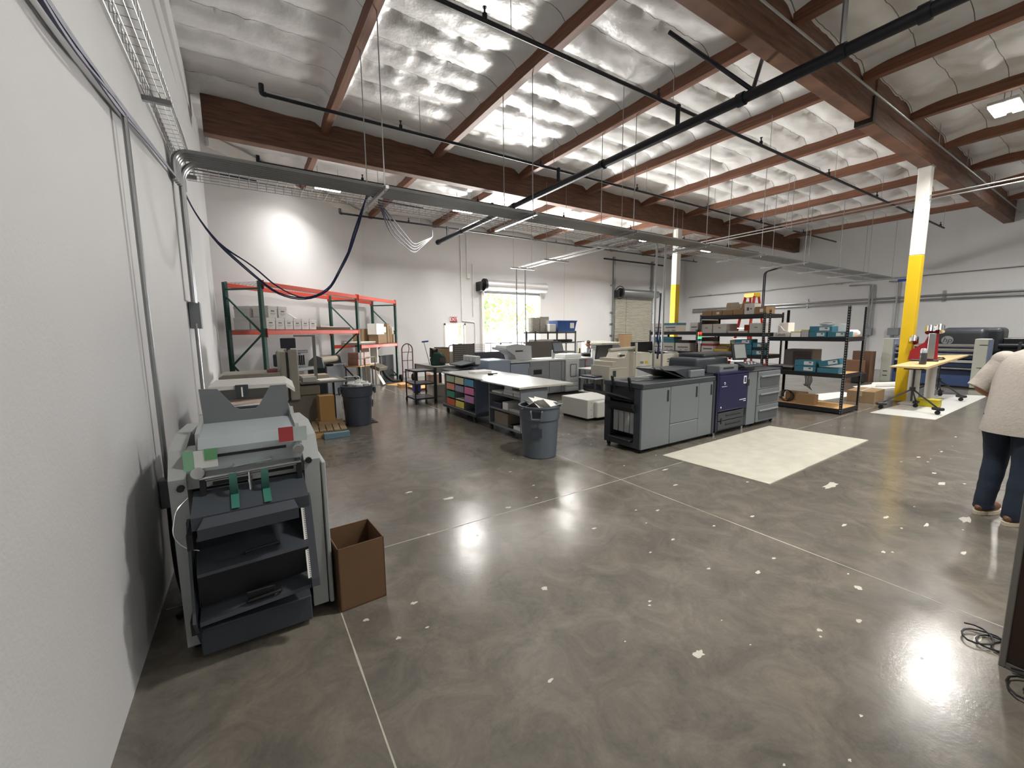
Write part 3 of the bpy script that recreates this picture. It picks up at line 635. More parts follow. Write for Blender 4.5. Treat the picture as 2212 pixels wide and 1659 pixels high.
# open carton beside it
def open_carton(name, label, x0, x1, y0, y1, h, rz, matn=CARD, flap=0):
    t = thing(name, label, 'box', ((x0+x1)/2, (y0+y1)/2, 0), rz); a, b = (x1-x0)/2, (y1-y0)/2; th = .006
    for nme, q in (('wall', (-a, a, -b, -b+th)), ('wall', (-a, a, b-th, b)), ('wall', (-a, -a+th, -b, b)), ('wall', (a-th, a, -b, b))):
        m = MB(); m.box(*q, 0, h); m.ob(nme, matn, t)
    m = MB(); m.box(-a, a, -b, b, .001, .008); m.ob('bottom', matn, t)
    return t
open_carton('cardboard_box', 'tall open brown cardboard box on the floor right of the pale machine', .375, .665, 2.62, 2.95, .42, .06, mk('carton_brown', '654b33', .8, 0, .08, 8))

# second pale machine behind
t = thing('collating_machine', 'pale machine with a broad off-white lid and slanted end, behind the pale finishing machine', 'machine', (0, 4.5, 0))
m = MB(); m.box(-.33, .37, .1, .95, .06, .98, .01, 1); m.ob('body', mk('side_grey', '565a60', .5), t)
m = MB(); m.faces([(-.30, 0, 1.285), (.31, 0, 1.28), (.345, .68, 1.285), (-.27, .68, 1.285), (.41, .6, 1.235), (.385, .05, 1.215), (-.3, 0, 1.25), (.31, 0, 1.245), (.385, .05, 1.18), (.41, .6, 1.2), (.345, .68, 1.25), (-.27, .68, 1.25)], [(0, 1, 2, 3), (1, 5, 4, 2), (0, 6, 7, 1), (1, 7, 8, 5), (5, 8, 9, 4), (4, 9, 10, 2), (2, 10, 11, 3), (3, 11, 6, 0), (6, 11, 10, 7), (7, 10, 9, 8)]); m.ob('lid', OFFW, t)
m = MB(); m.box(-.3, .31, .3, .65, .98, 1.25); m.ob('upper_housing', PALE, t)
m = MB(); m.box(-.1, .0, -.02, .0, 1.17, 1.29, .004, 1); m.ob('slotted_bracket', SLATE, t)
m = MB(); m.box(-.056, -.044, -.024, -.018, 1.18, 1.27); m.ob('bracket_slot', PAPER, t)
m = MB(); m.box(-.24, .2, -.1, .28, 1.08, 1.1, .003, 1); m.ob('feed_tray', SLATE, t)
for fx, zz in ((-.3, .06), (.33, .06)):
    for y in (.2, .85):
        k = MB(); k.cyl((fx, y, 0), (fx, y, zz), .025, n=10); k.ob('foot', BLACK, t)
for i, (x0, x1, z, c) in enumerate(((-.2, .14, 1.101, PAPER), (-.17, .17, 1.118, mk('pink_paper', 'cfb9ad', .7)))):
    m = MB(); m.box(x0, x1, -.07, .2, z, z+.015, 0, 2, rot=(0, 0, .08*i)); o = m.ob('paper_stack', c); o.location = (0, 4.5, 0); tag(o, ['white paper stack on the feed tray below the off-white lid', 'pinkish paper stack on top of the feed tray below the off-white lid'][i], 'paper')
m = MB(); m.box(-.06, .16, .085, .1, .98, 1.06); m.ob('cream_panel', mk('cream_panel', 'b3a892', .6), t)

# guillotine cutter
BEIGE = mk('beige_machine', '8f8b7f', .5, .1, .08); TAN = mk('tan_machine', '6b6558', .5, .1, .1)
t = thing('paper_cutter', 'beige guillotine paper cutter with a tall end housing and dark screen before the racking', 'machine', (0, 8.3, 0))
m = MB(); m.box(.5, .6, -.02, .8, .55, 1.44, .03, 2); m.ob('rear_housing', BEIGE, t)
m = MB(); m.box(.605, .625, 0, .8, .55, 1.42); m.ob('seam', INK, t)
m = MB(); m.box(.63, .785, -.03, .8, .55, 1.47, .03, 3); m.ob('end_housing', BEIGE, t)
m = MB(); m.box(.53, .77, .0, .05, 1.49, 1.67, .01, 1); m.ob('display', mk('display_case', '1b1f2a', .35), t)
m = MB(); m.box(.62, .68, .02, .06, 1.44, 1.5); m.ob('display_stem', SLATE, t)
m = MB(); m.box(1.08, 1.13, .3, .35, .84, 1.72); m.box(.77, 1.13, .31, .34, 1.69, 1.72); m.ob('light_post', mk('post_grey', '6f6f6c', .5), t)
m = MB(); m.box(.8, 1.6, .0, .95, .83, .86, .004, 1); m.ob('front_table', mk('table_steel', '6d6d69', .35, .6), t)
m = MB(); m.prism([(-.4, .97), (-.4, 1.03), (-.34, 1.07), (.5, 1.07), (.5, .97)], 'y', .0, .8); m.ob('rear_table', BEIGE, t)
m = MB(); m.box(.5, 1.06, .05, .75, .06, .72, .015, 1); m.ob('pedestal', TAN, t)
m = MB(); m.box(.45, 1.12, .02, .78, .62, .8, .02, 1); m.ob('pedestal_head', TAN, t)
m = MB(); m.box(.48, 1.1, .03, .77, 0, .06); m.ob('plinth', INK, t)
m = MB(); m.cyl((1.45, .6, 0), (1.45, .6, .83), .025, n=10); m.ob('table_leg', SLATE, t)
m = MB(); m.box(.845, 1.08, .05, .3, .862, .95, .004, 1); tag(m.ob('paper_carton', mk('carton_grey', 'a7a6a1', .7), loc=(0, 8.3, 0)), 'grey lidded paper carton on the cutter front table', 'box')
m = MB(); m.box(1.1, 1.45, .1, .4, .862, .88, 0, 2, rot=(0, 0, .2)); tag(m.ob('paper_stack', PAPER, loc=(0, 8.3, 0)), 'white paper sheets on the cutter front table, right of the carton', 'paper')
m = MB(); m.box(.85, 1.35, .5, .85, .862, .94, 0, 2, rot=(0, 0, .05)); tag(m.ob('paper_stack', mk('kraft_paper', 'a59a88', .7), loc=(0, 8.3, 0)), 'tall kraft paper stack at the back of the cutter front table', 'paper')
m = MB(); m.box(.3, .46, .12, .3, 1.072, 1.13, .01, 1); tag(m.ob('red_case', mk('faded_red', '7d3f45', .6), loc=(0, 8.3, 0)), 'faded red case on the cutter rear table', 'case')

# pallet racking
RG = mk('rack_green', '1f4a40', .5, .2, .1); RO = mk('rack_orange', 'c8452c', .45, .1, .06)
RD = Vector((.70, .714, 0)); RN = Vector((-.714, .70, 0)); RA = math.atan2(.714, .70)
rack = thing('pallet_rack', 'tall green and orange pallet racking along the angled wall', 'rack', (.377, 10.57, 0), RA)
BX = (0, 3.66, 6.08); RW = .9; RH = 2.88
for x in BX:
    for y, nm in ((0, 'front'), (RW, 'rear')):
        m = MB()
        m.box(x-.04, x+.04, y-.035, y-.03, 0, RH); m.box(x-.04, x-.035, y-.035, y+.035, 0, RH); m.box(x+.035, x+.04, y-.035, y+.035, 0, RH); m.box(x-.08, x+.08, y-.06, y+.06, 0, .01)
        m.mi = 1
        for i in range(54):
            z = .12+i*.0508
            for sx in (-.018, .018): m.box(x+sx-.006, x+sx+.006, y-.0365, y-.0345, z, z+.02)
            for sy in (-.012, .012): m.box(x-.0415, x-.0395, y+sy-.006, y+sy+.006, z, z+.02)
        m.ob('upright', [RG, BLACK], rack)
    for (z0, z1) in ((.2, 1.05), (1.05, 1.75), (2.55, 1.75)):
        m = MB(); m.cyl((x, .03, z0), (x, RW-.03, z1), .022, n=6) if (z0 < 1) else (m.cyl((x, .03, z1), (x, RW-.03, z0), .022, n=6)); m.ob('diagonal_brace', RG, rack)
    for z in (.2, 2.72):
        m = MB(); m.box(x-.02, x+.02, .03, RW-.03, z-.02, z+.02); m.ob('cross_brace', RG, rack)
def beams(x0, x1, z):
    for y in (-.045, RW+.0):
        m = MB(); m.box(x0+.045, x1-.045, y-.01, y+.05, z-.1, z, .006, 1); m.box(x0+.04, x0+.05, y-.02, y+.05, z-.16, z+.03); m.box(x1-.05, x1-.04, y-.02, y+.05, z-.16, z+.03); m.ob('beam', RO, rack)
def deck(x0, x1, z):
    m = MB()
    for i in range(int((x1-x0)/.1)): m.cyl((x0+.06+i*.1, -.02, z+.004), (x0+.06+i*.1, RW, z+.004), .0035, n=4)
    for j in range(8): m.cyl((x0+.05, .02+j*.12, z+.008), (x1-.05, .02+j*.12, z+.008), .0035, n=4)
    m.ob('wire_deck', STEEL, rack)
beams(BX[0], BX[1], 1.83); beams(BX[0], BX[1], 2.87); beams(BX[1], BX[2], 1.37); beams(BX[1], BX[2], 2.87)
for x0, x1, z in ((BX[0], BX[1], 1.83), (BX[0], BX[1], 2.87), (BX[1], BX[2], 1.37), (BX[1], BX[2], 2.87)): deck(x0, x1, z)
def rk(x, y, z): return Vector((.377, 10.57, 0))+RD*x+RN*y+Vector((0, 0, z))
def archive_box(first, loc, rz, label, group, size=(.255, .4, .26), mat=None):
    if first[0] is None:
        w, d_, h = size
        t = thing('archive_box', label, 'box', loc, rz, group)
        m = MB(); m.box(-w/2, w/2, -d_/2, d_/2, 0, h-.06); m.ob('carton', mat or mk('archive_white', 'cfccc8', .7), t)
        m = MB(); m.box(-w/2-.008, w/2+.008, -d_/2-.008, d_/2+.008, h-.07, h, .004, 1); m.ob('lid', mat or mk('archive_white', 'cfccc8', .7), t)
        m = MB(); m.box(-.05, .05, -d_/2-.004, -d_/2+.002, h-.125, h-.1); m.ob('hand_hole', BLACK, t)
        m = MB(); m.box(-.07, .08, -d_/2-.003, -d_/2+.002, h-.17, h-.16); m.box(-.05, .04, -d_/2-.003, -d_/2+.002, h-.195, h-.188); m.ob('handwriting', mk('pen_grey', '6c6c74', .7), t)
        first[0] = t; return t
    return dup(first[0], loc, rz, label, group)
fa = [None]; W_ = 'white archive box on the racking middle shelf, '
low = ['front row, leftmost, by the tall green upright', 'front row, second from the left', 'front row, third from the left', 'front row, third from the right', 'front row, second from the right', 'front row, rightmost']
for i, x in enumerate((.22, .5, .78, 1.06, 1.34, 1.62)): archive_box(fa, rk(x, .2, 1.845), RA, W_+low[i], 'archive boxes on the racking')
for i, x in enumerate((.22, .5)): archive_box(fa, rk(x, .64, 1.845), RA, W_+['rear row, by the left end', 'rear row, second from the left'][i], 'archive boxes on the racking')
for i, (x, y) in enumerate(((.3, .2), (.6, .2), (.25, .64), (.55, .64))): archive_box(fa, rk(x, y, 2.105), RA, W_+['upper front row, left', 'upper front row, right', 'upper rear row, left', 'upper rear row, right'][i], 'archive boxes on the racking')
m = MB(); m.box(-.75, .75, -.35, .35, 0, .07, .004, 1); o = m.ob('carton_tray', CARD2, loc=rk(2.62, .42, 1.845)); o.rotation_euler = (0, 0, RA); tag(o, 'flat dark brown carton at the right end of the middle rack shelf', 'box')
m = MB(); m.box(-.5, .4, -.3, .3, 0, .02); o = m.ob('board_sheet', OFFW, loc=rk(2.5, .42, 1.917)); o.rotation_euler = (0, 0, RA+.1); tag(o, 'pale board lying on the flat dark carton', 'board')
m = MB(); m.box(-.2, .2, -.02, .02, 0, .02, 0, 2, rot=(0, .4, 0)); o = m.ob('white_strip', PAPER, loc=rk(1.3, .3, 2.15)); o.rotation_euler = (0, 0, RA); tag(o, 'white strip leaning on the archive boxes', 'strip')
# right bay goods
m = MB(); m.box(-.5, .5, -.3, .3, 0, .05); o = m.ob('board_stack', mk('board_grey', '8d877c', .7), loc=rk(4.35, .42, 1.385)); o.rotation_euler = (0, 0, RA); tag(o, 'stack of grey boards on the right bay shelf', 'board')
m = MB(); m.box(-.45, .45, -.28, .28, 0, .03); o = m.ob('white_board', PAPER, loc=rk(4.4, .4, 1.437)); o.rotation_euler = (0, 0, RA); tag(o, 'white sheet on top of the grey boards, tape hanging off', 'board')
for i, (x, y, z, w, d_, h, c, lb) in enumerate([(4.95, .65, 1.385, .6, .35, .5, CARD, 'large brown carton at the back of the right rack bay'), (5.08, .2, 1.385, .42, .35, .3, CARD, 'brown carton under the white-faced carton in the right rack bay'), (5.05, .2, 1.69, .5, .33, .36, PAPER, 'white-faced carton on a brown one in the right rack bay'),
                                             (5.4, .2, 1.385, .2, .3, .36, CARD, 'narrow brown carton in the right rack bay, with a white top box'), (5.42, .22, 1.75, .17, .3, .2, PAPER, 'small white box on a narrow carton in the right rack bay'), (5.62, .2, 1.385, .17, .3, .68, CARD, 'tall thin upright carton in the right rack bay'),
                                             (5.8, .2, 1.385, .14, .3, .5, CARD, 'shrink-wrapped narrow stack in the right rack bay'), (5.95, .2, 1.385, .1, .3, .3, CARD, 'thin brown carton at the far end of the right rack bay'), (5.95, .2, 1.69, .1, .3, .25, PAPER, 'thin white box at the far end of the right rack bay')]):
    m = MB(); m.box(-w/2, w/2, -d_/2, d_/2, 0, h, .004, 1); o = m.ob('carton', c, loc=rk(x, y, z)); o.rotation_euler = (0, 0, RA); tag(o, lb, 'box')
# stuff below the racking
t = thing('numbering_machine', 'old dark bench machine under the left rack bay', 'machine', rk(1.2, .35, 0), RA)
m = MB(); m.box(-.5, .5, -.3, .3, .82, .9, .01, 1); m.ob('bed', MIDG, t)
for x in (-.45, .45):
    for y in (-.25, .25):
        m = MB(); m.box(x-.03, x+.03, y-.03, y+.03, 0, .82); m.ob('leg', SLATE, t)
m = MB(); m.box(-.4, .3, -.05, .2, .95, 1.25, .03, 2); m.ob('head', SLATE, t)
m = MB(); m.box(-.45, .55, -.06, .06, 1.25, 1.32, .01, 1); m.ob('top_bar', SLATE, t)
for x in (.1, .17, .24, .31):
    m = MB(); m.cyl((x, -.1, .95), (x, -.1, 1.2), .02, n=8); m.ob('plunger', BLACK, t)
m = MB(); m.cyl((-.6, -.2, .95), (-.35, -.2, .95), .02, n=8); m.ob('crank', SLATE, t)
t = thing('roll_laminator', 'dark roll laminator with a pale roll under the racking, behind the cutter', 'machine', rk(2.65, .45, 0), RA)
m = MB(); m.box(-.4, .4, -.3, .3, .0, .85, .02, 1); m.ob('stand', SLATE, t)
m = MB(); m.cyl((-.42, -.05, 1.0), (.42, -.05, 1.0), .1, n=18); m.ob('roll', mk('pale_roll', 'b5ac9a', .6), t, True)
for x in (-.44, .4):
    m = MB(); m.prism([(-.25, .8), (-.2, 1.08), (.0, 1.14), (.2, 1.0), (.25, .8)], 'x', x, x+.04); m.ob('end_cheek', MIDG, t)
m = MB(); m.box(-.3, .3, -.45, -.2, .85, .9, .01, 1); m.ob('infeed_table', BLACK, t)
m = MB(); m.box(-.36, .36, -.22, .22, 0, .03); t = thing('stock_trolley', 'small wooden-topped trolley with a hoop handle under the racking', 'trolley', rk(3.9, .15, 0), RA)
m.bm.free(); m = MB(); m.box(-.45, .35, -.28, .28, .72, .75, .004, 1); m.ob('top', WOOD, t)
for x in (-.4, .3):
    for y in (-.24, .24):
        m = MB(); m.cyl((x, y, .0), (x, y, .72), .018, n=8); m.ob('leg', SLATE, t)
m = MB(); m.tube(arc([(-.28, -.35, .1), (-.28, -.35, 1.0), (.3, -.35, 1.0), (.3, -.35, .1)], .1), .016, 8); m.ob('hoop_handle', mk('handle_tan', '7d6f5c', .5), t, True)
fb = None
for i, (x, z, lb) in enumerate(((-.22, .752, 'left of the lower pair'), (.12, .752, 'right of the lower pair'), (-.2, .955, 'left of the upper pair'), (.12, .955, 'right of the upper pair'))):
    p = rk(3.9, .15, 0)+RD*x+Vector((0, 0, z)); lb = 'pinkish wrapped packet on the wooden trolley, '+lb
    if fb is None:
        m = MB(); m.box(-.15, .15, -.18, .18, 0, .2, .012, 2); fb = tag(m.ob('wrapped_packet', mk('wrapped_pink', '9c7667', .35, 0, .3, 14), loc=p), lb, 'packet', 'wrapped packets on the trolley'); fb.rotation_euler = (0, 0, RA)
    else:
        fb2 = fb.copy(); COL.objects.link(fb2); fb2.location = p; fb2['label'] = lb
t = thing('kiosk_cabinet', 'white cabinet with a clear-fronted niche and fold-down tray at the racking end', 'machine', (3.42, 14.25, 0), RA)
m = MB(); m.box(-.28, .28, -.25, .25, 0, .75, .01, 1); m.ob('lower_cabinet', WHITE, t)
for x0, x1 in ((-.28, -.22), (.2, .28)):
    m = MB(); m.box(x0, x1, -.25, .25, .75, 1.3); m.ob('side_post', WHITE, t)
m = MB(); m.box(-.22, .2, .0, .25, .75, 1.3); m.ob('niche', mk('niche_brown', '6d6a55', .5), t)
m = MB(); m.box(-.28, .28, -.25, .25, 1.3, 1.35, .005, 1); m.ob('top', BLACK, t)
m = MB(); m.box(-.28, .28, -.58, -.24, .55, .67, .01, 1, rot=(.35, 0, 0)); m.ob('fold_tray', TAN, t)
m = MB(); m.tube(arc([(.15, -.26, .35), (.3, -.3, .3), (.4, -.32, .03)], .08), .012, 6); m.ob('power_cord', BLACK, t, True)
m = MB(); m.box(-.12, .12, -.01, .01, 0, .42, .004, 1, rot=(-.5, 0, 0)); o = m.ob('keyboard', PAPER, loc=(3.75, 13.9, .01)); o.rotation_euler = (0, 0, RA+.2); tag(o, 'white keyboard leaning near the racking end', 'keyboard')
m = MB(); m.box(-.55, .4, -.02, .02, 0, .95, .01, 1); o = m.ob('display_board', mk('black_sheet', '23272b', .6), loc=(4.3, 14.95, 0)); o.rotation_euler = (0, 0, RA); tag(o, 'black board standing at the far end of the racking', 'board')
m = MB(); m.tube(arc([(0, 0, .7), (.15, 0, .3), (.4, 0, .06), (.7, .1, .05)], .15), .05, 8); tag(m.ob('black_hose', BLACK, None, True, (3.85, 14.35, 0)), 'thick black hose curling on the floor by the racking', 'hose')
m = MB(); m.box(-.5, .5, -.35, .35, .001, .012); o = m.ob('cardboard_sheet', WOOD, loc=(4.5, 13.85, 0)); o.rotation_euler = (0, 0, .5); tag(o, 'flat cardboard sheet on the floor at the racking end', 'cardboard')
m = MB()
for i in range(7): m.cyl((i*.07, 0, 0), (i*.07, 0, .45), .003, n=4); m.cyl((0, 0, i*.075), (.42, 0, i*.075), .003, n=4)
o = m.ob('wire_grid', STEEL, loc=(3.95, 15.1, .95)); o.rotation_euler = (0, 0, RA); tag(o, 'small wire grid panel hanging at the end of the racking', 'grid')

# pallet with boxes
t = thing('wooden_pallet', 'small wooden pallet with a box on it, before the cutter', 'pallet', (1.16, 7.9, 0), -.1)
for y in (-.4, 0, .4):
    m = MB(); m.box(-.26, .26, y-.05, y+.05, 0, .1); m.ob('bearer', WOOD, t)
for x in (-.22, -.11, 0, .11, .22):
    m = MB(); m.box(x-.048, x+.048, -.47, .47, .1, .125, .003, 1); m.ob('slat', mk('pallet_board', '8d7a5c', .8, 0, .2, 6), t)
m = MB(); m.box(-.125, .125, -.15, .15, 0, .46, .003, 1); tag(m.ob('cardboard_box', mk('carton_tan', '93703f', .8), loc=(1.17, 8.12, .175)), 'tall tan cardboard box on the pallet', 'box')
m = MB(); m.box(-.16, .17, -.2, .2, 0, .05); tag(m.ob('folded_carton', CARD, loc=(1.17, 8.1, .1251)), 'flattened carton under the tall tan box on the pallet', 'box')
m = MB(); m.box(-.2, .2, -.06, .06, 0, .09, .003, 1); o = m.ob('blue_carton', mk('carton_blue', '64808d', .6), loc=(1.2, 7.36, 0)); tag(o, 'flat blue-grey carton on the floor in front of the pallet', 'box')
m = MB()
for i in range(9): m.box(i*.08, i*.08+.05, 0, .55, 0, .012)
m.box(0, .7, 0, .03, .0, .01); m.box(0, .7, .52, .55, .0, .01); o = m.ob('floor_mat', RUBBER, loc=(1.4, 8.15, .001)); tag(o, 'slatted black rubber mat behind the dark trash can', 'mat')

# trash cans
def trash_can(label, loc, rz, col, h=.73, r=.29):
    t = thing('trash_can', label, 'trash can', loc, rz, 'round trash cans'); M_ = mk(col[0], col[1], .45, 0, .05)
    k = r/.29
    m = MB(); m.lathe([(.225*k, 0), (.235*k, .01), (.265*k, h*.72), (.28*k, h*.74), (.285*k, h-.03), (.3*k, h-.02), (.3*k, h), (.275*k, h), (.262*k, h*.7), (.23*k, .02), (0.01, .02)], n=36); m.ob('bin_body', M_, t, True)
    for a in (0, PI):
        q = MB(); c, s_ = math.cos(a), math.sin(a); rr = .29*k
        P = lambda u, rad, z: (rad*c-u*s_, rad*s_+u*c, z)
        q.tube(arc([P(-.075, rr-.01, h-.05), P(-.075, rr+.035, h-.05), P(-.065, rr+.03, h-.16), P(.065, rr+.03, h-.16), P(.075, rr+.035, h-.05), P(.075, rr-.01, h-.05)], .02), .014, 8); q.ob('side_handle', M_, t, True)
        q = MB(); q.faces([P(-.06, rr-.002, h-.06), P(.06, rr-.002, h-.06), P(.06, rr-.006, h-.13), P(-.06, rr-.006, h-.13), P(-.06, rr+.004, h-.06), P(.06, rr+.004, h-.06), P(.06, rr, h-.13), P(-.06, rr, h-.13)], [(4, 5, 6, 7), (0, 4, 7, 3), (1, 2, 6, 5), (3, 7, 6, 2)]); q.ob('grip_recess', mk('grip_dark', '22262c', .5), t)
        q = MB(); q.faces([P(-.07, .278*k, h*.6), P(.07, .278*k, h*.6), P(.07, .268*k, h*.42), P(-.07, .268*k, h*.42)], [(0, 1, 2, 3)]); q.ob('lower_recess', mk('recess_dark', '3b424b', .5), t)
    return t
trash_can('large slate grey round trash can full of white paper by the white bench', (3.43, 4.62, 0), -2.35, ('bin_grey', '565e66'))
trash_can('dark round trash can with crumpled white bags beside the pallet', (1.75, 8.22, 0), -.1, ('bin_dark', '3a404a'), .76, .29)
cw = [(0, -.05, .74, .5, .2), (-.12, .05, .72, -.5, .9), (.13, .02, .73, .3, -.5), (.02, .12, .7, -.4, -.9), (-.05, -.1, .71, .8, 1.7), (.1, -.12, .7, .2, 2.6)]
LB = ['big tilted white sheet across the top of the grey trash can', 'white sheet leaning at the left rim of the grey trash can', 'white sheet leaning at the right rim of the grey trash can', 'folded white sheet at the back of the grey trash can', 'small white sheet low in the grey trash can', 'white sheet tucked at the front right of the grey trash can']
for i, (dx, dy, z, rx, rz) in enumerate(cw):
    m = MB(); m.box(-.17, .17, -.13, .13, 0, .002, 0, 2, rot=(rx, .25, rz)); tag(m.ob('paper_sheet', PAPER, loc=(3.43+dx, 4.62+dy, z)), LB[i], 'paper')
for i, (dx, dy, z) in enumerate(((-.08, 0, .76), (.07, .02, .79), (.16, -.05, .75), (0, -.12, .75))):
    m = MB(); m.ball((0, 0, 0), .09, .09, .075, 12, 8, .5); tag(m.ob('crumpled_bag', mk('bag_white', 'c9c9c6', .5), None, True, (1.75+dx, 8.22+dy, z)), ['crumpled white bag at the left in the dark trash can', 'crumpled white bag piled highest in the dark trash can', 'crumpled white bag at the right in the dark trash can', 'crumpled white bag at the front of the dark trash can'][i], 'bag')
m = MB(); m.tube(arc([(-.2, 0, .0), (-.2, 0, .85), (.12, 0, .85), (.12, 0, 0)], .05), .012, 6); tag(m.ob('metal_hoop', STEEL, None, True, (1.85, 8.95, 0)), 'grey tubular hoop behind the dark trash can', 'hoop')
# ============================================================ centre: work benches, cart, desk, grey presses
def caster(m, x, y, z=.0, r=.045):
    m.cyl((x-.015, y, z+r), (x+.015, y, z+r), r, n=14); m.box(x-.02, x+.02, y-.02, y+.03, z+r, z+r*2+.02)
TOPM = mk('bench_top', 'cfd0cc', .22, 0, .04, 3); LAM = mk('bench_laminate', '74797d', .55, 0, .06); LAMB = mk('bench_blue_grey', '5d6a80', .55, 0, .06); EDGE = mk('bench_edge', 'b9b5a6', .5)
# near bench
t = thing('work_bench', 'white-topped grey work bench with open shelves beside the large grey trash can', 'bench', (3.58, 5.33, 0))
m = MB(); m.box(-.03, 1.06, -.02, 1.24, .855, .88, .004, 1); m.ob('worktop', TOPM, t)
m = MB(); m.box(-.035, 1.065, -.025, -.02, .85, .882); m.ob('edge_band', EDGE, t)
m = MB(); m.box(.03, .56, .03, .055, .13, .855); m.ob('end_panel', LAM, t)
m = MB(); m.box(.03, .56, 1.03, 1.055, .13, .855); m.ob('end_panel', LAM, t)
m = MB(); m.box(.53, .56, .055, 1.03, .13, .855); m.ob('back_panel', LAM, t)
for z in (.13, .42, .68):
    m = MB(); m.box(.02, .53, .055, 1.03, z-.012, z+.012); m.ob('shelf', LAM, t)
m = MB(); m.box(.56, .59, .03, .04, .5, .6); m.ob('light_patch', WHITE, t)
for x, y in ((.06, .0), (.06, 1.02), (.5, .0), (.5, 1.02)):
    m = MB(); caster(m, x, y); m.box(x-.05, x+.05, y-.04, y+.1, .105, .12); m.ob('caster', BLACK, t)
def put(name, label, cat, x0, x1, y0, y1, z0, z1, mat, bev=.003, rz=0, group=None):
    c = ((x0+x1)/2, (y0+y1)/2, z0); m = MB(); m.box(x0-c[0], x1-c[0], y0-c[1], y1-c[1], 0, z1-z0, bev, 1); o = m.ob(name, mat, loc=c); o.rotation_euler = (0, 0, rz); return tag(o, label, cat, group)
bx, by = 3.58, 5.33
put('cardboard_box', 'grey-brown carton on the bottom shelf of the white-topped bench', 'box', bx+.08, bx+.42, by+.5, by+.95, .1425, .36, mk('carton_dull', '8a7f74', .8))
put('binder', 'white binder lying by the near end on the bottom bench shelf', 'binder', bx+.06, bx+.36, by+.1, by+.3, .1425, .2, PAPER)
put('binder', 'white sheet standing at the near end of the bottom bench shelf', 'binder', bx+.04, bx+.4, by+.06, by+.075, .1425, .42, PAPER)
put('binder', 'black binder beside the carton on the bottom bench shelf', 'binder', bx+.06, bx+.36, by+.32, by+.46, .1425, .19, BLACK)
put('binder', 'white binder with a dark spine label on the middle bench shelf', 'binder', bx+.05, bx+.36, by+.45, by+.62, .4325, .56, PAPER)
put('paper_ream', 'low pile of paper on the middle bench shelf, near end', 'paper', bx+.05, bx+.38, by+.1, by+.42, .4325, .48, mk('ream_grey', 'b3b1ad', .6))
put('binder', 'dark blue binder at the far end of the middle bench shelf', 'binder', bx+.05, bx+.36, by+.66, by+.95, .4325, .52, mk('navy', '2a3042', .5))
for i, (a, b, z, lb) in enumerate(((.08, .28, 0, 'lower, nearest'), (.3, .6, 0, 'lower, farther'), (.1, .3, .05, 'second layer, nearest'), (.3, .58, .05, 'second layer, farther'), (.32, .56, .1, 'topmost'))):
    put('paper_ream', f'white wrapped paper ream on the top bench shelf, {lb}', 'paper', bx+.05, bx+.33, by+a, by+b-.005, .6925+z, .6925+z+.048, mk('ream_white', 'c4c5c6', .6), .006, 0, 'reams in the bench')
put('paper_ream', 'thin slanted sheets at the far end of the top bench shelf', 'paper', bx+.05, bx+.33, by+.65, by+.98, .6925, .72, PAPER)
# far bench with sorter
t = thing('work_bench', 'white-topped bench on a dolly with a sorter of coloured paper, behind the near bench', 'bench', (3.64, 6.6, 0))
m = MB(); m.box(-.02, 1.05, -.02, 1.88, .855, .88, .004, 1); m.ob('worktop', TOPM, t)
m = MB(); m.box(-.06, .62, .25, 1.8, .13, .2, .01, 1); m.ob('dolly_deck', SLATE, t)
m = MB(); m.box(.0, .55, .36, .38, .2, .855); m.ob('end_panel', LAMB, t)
m = MB(); m.box(.0, .55, 1.68, 1.7, .2, .855); m.ob('end_panel', LAM, t)
m = MB(); m.box(.53, .55, .38, 1.68, .2, .855); m.ob('back_panel', LAM, t)
CY = [.38+1.3/3*i for i in range(4)]; RZ = [.2, .365, .53, .69, .855]
for y in CY[1:3]:
    m = MB(); m.box(.0, .53, y-.008, y+.008, .2, .855); m.ob('divider', LAM, t)
for z in RZ[1:4]:
    m = MB(); m.box(.0, .53, .38, 1.68, z-.006, z+.006); m.ob('shelf', LAM, t)
m = MB(); m.box(.0, .55, 1.72, 1.8, .2, .855); m.ob('side_post', mk('post_brown', '57504a', .7), t)
for x, y in ((0, .4), (0, 1.65), (.5, .4), (.5, 1.65)):
    m = MB(); caster(m, x, y, 0, .05); m.ob('caster', BLACK, t)
COLR = {(2, 3): ('pale green', '9fb59a'), (1, 3): ('cream', 'cdc9a5'), (0, 3): ('sky blue', '5b9cc0'), (2, 2): ('salmon', 'd39078'), (1, 2): ('lavender', '8f8ea8'), (0, 2): ('hot pink', 'd97ba4'),
        (2, 1): ('teal green', '3f8a72'), (0, 1): ('orchid', 'b884b0'), (2, 0): ('brick orange', 'c25a41'), (1, 0): ('lemon yellow', 'd8c95f')}
for (c, r), (nm, hx) in COLR.items():
    y0, y1 = CY[c]+.02, CY[c+1]-.02; h = .13 if (c, r) != (1, 2) else .12
    t2 = thing('paper_pad', f'{nm} paper stack standing in the sorter under the far bench top', 'paper', (3.65, 6.6+(y0+y1)/2, RZ[r]+.007))
    m = MB(); m.box(.0, .22, -(y1-y0)/2, (y1-y0)/2, 0, .06, .003, 1); m.ob('stack', mk('pap_'+nm.replace(' ', '_'), hx, .7), t2)
    m = MB(); m.box(-.025, -.02, -(y1-y0)/2, (y1-y0)/2, .0, h, 0, 2, rot=(0, .08, 0)); m.ob('front_sheet', mk('pap_'+nm.replace(' ', '_'), hx, .7), t2)
put('white_sheet', 'white paper stack in the empty sorter slot below the lavender one', 'paper', 3.63, 3.85, 7.45, 7.83, .372, .38, PAPER, 0)
put('paper_tray', 'white paper tray on the far bench top', 'tray', 3.95, 4.35, 7.55, 7.85, .8805, .93, PAPER)
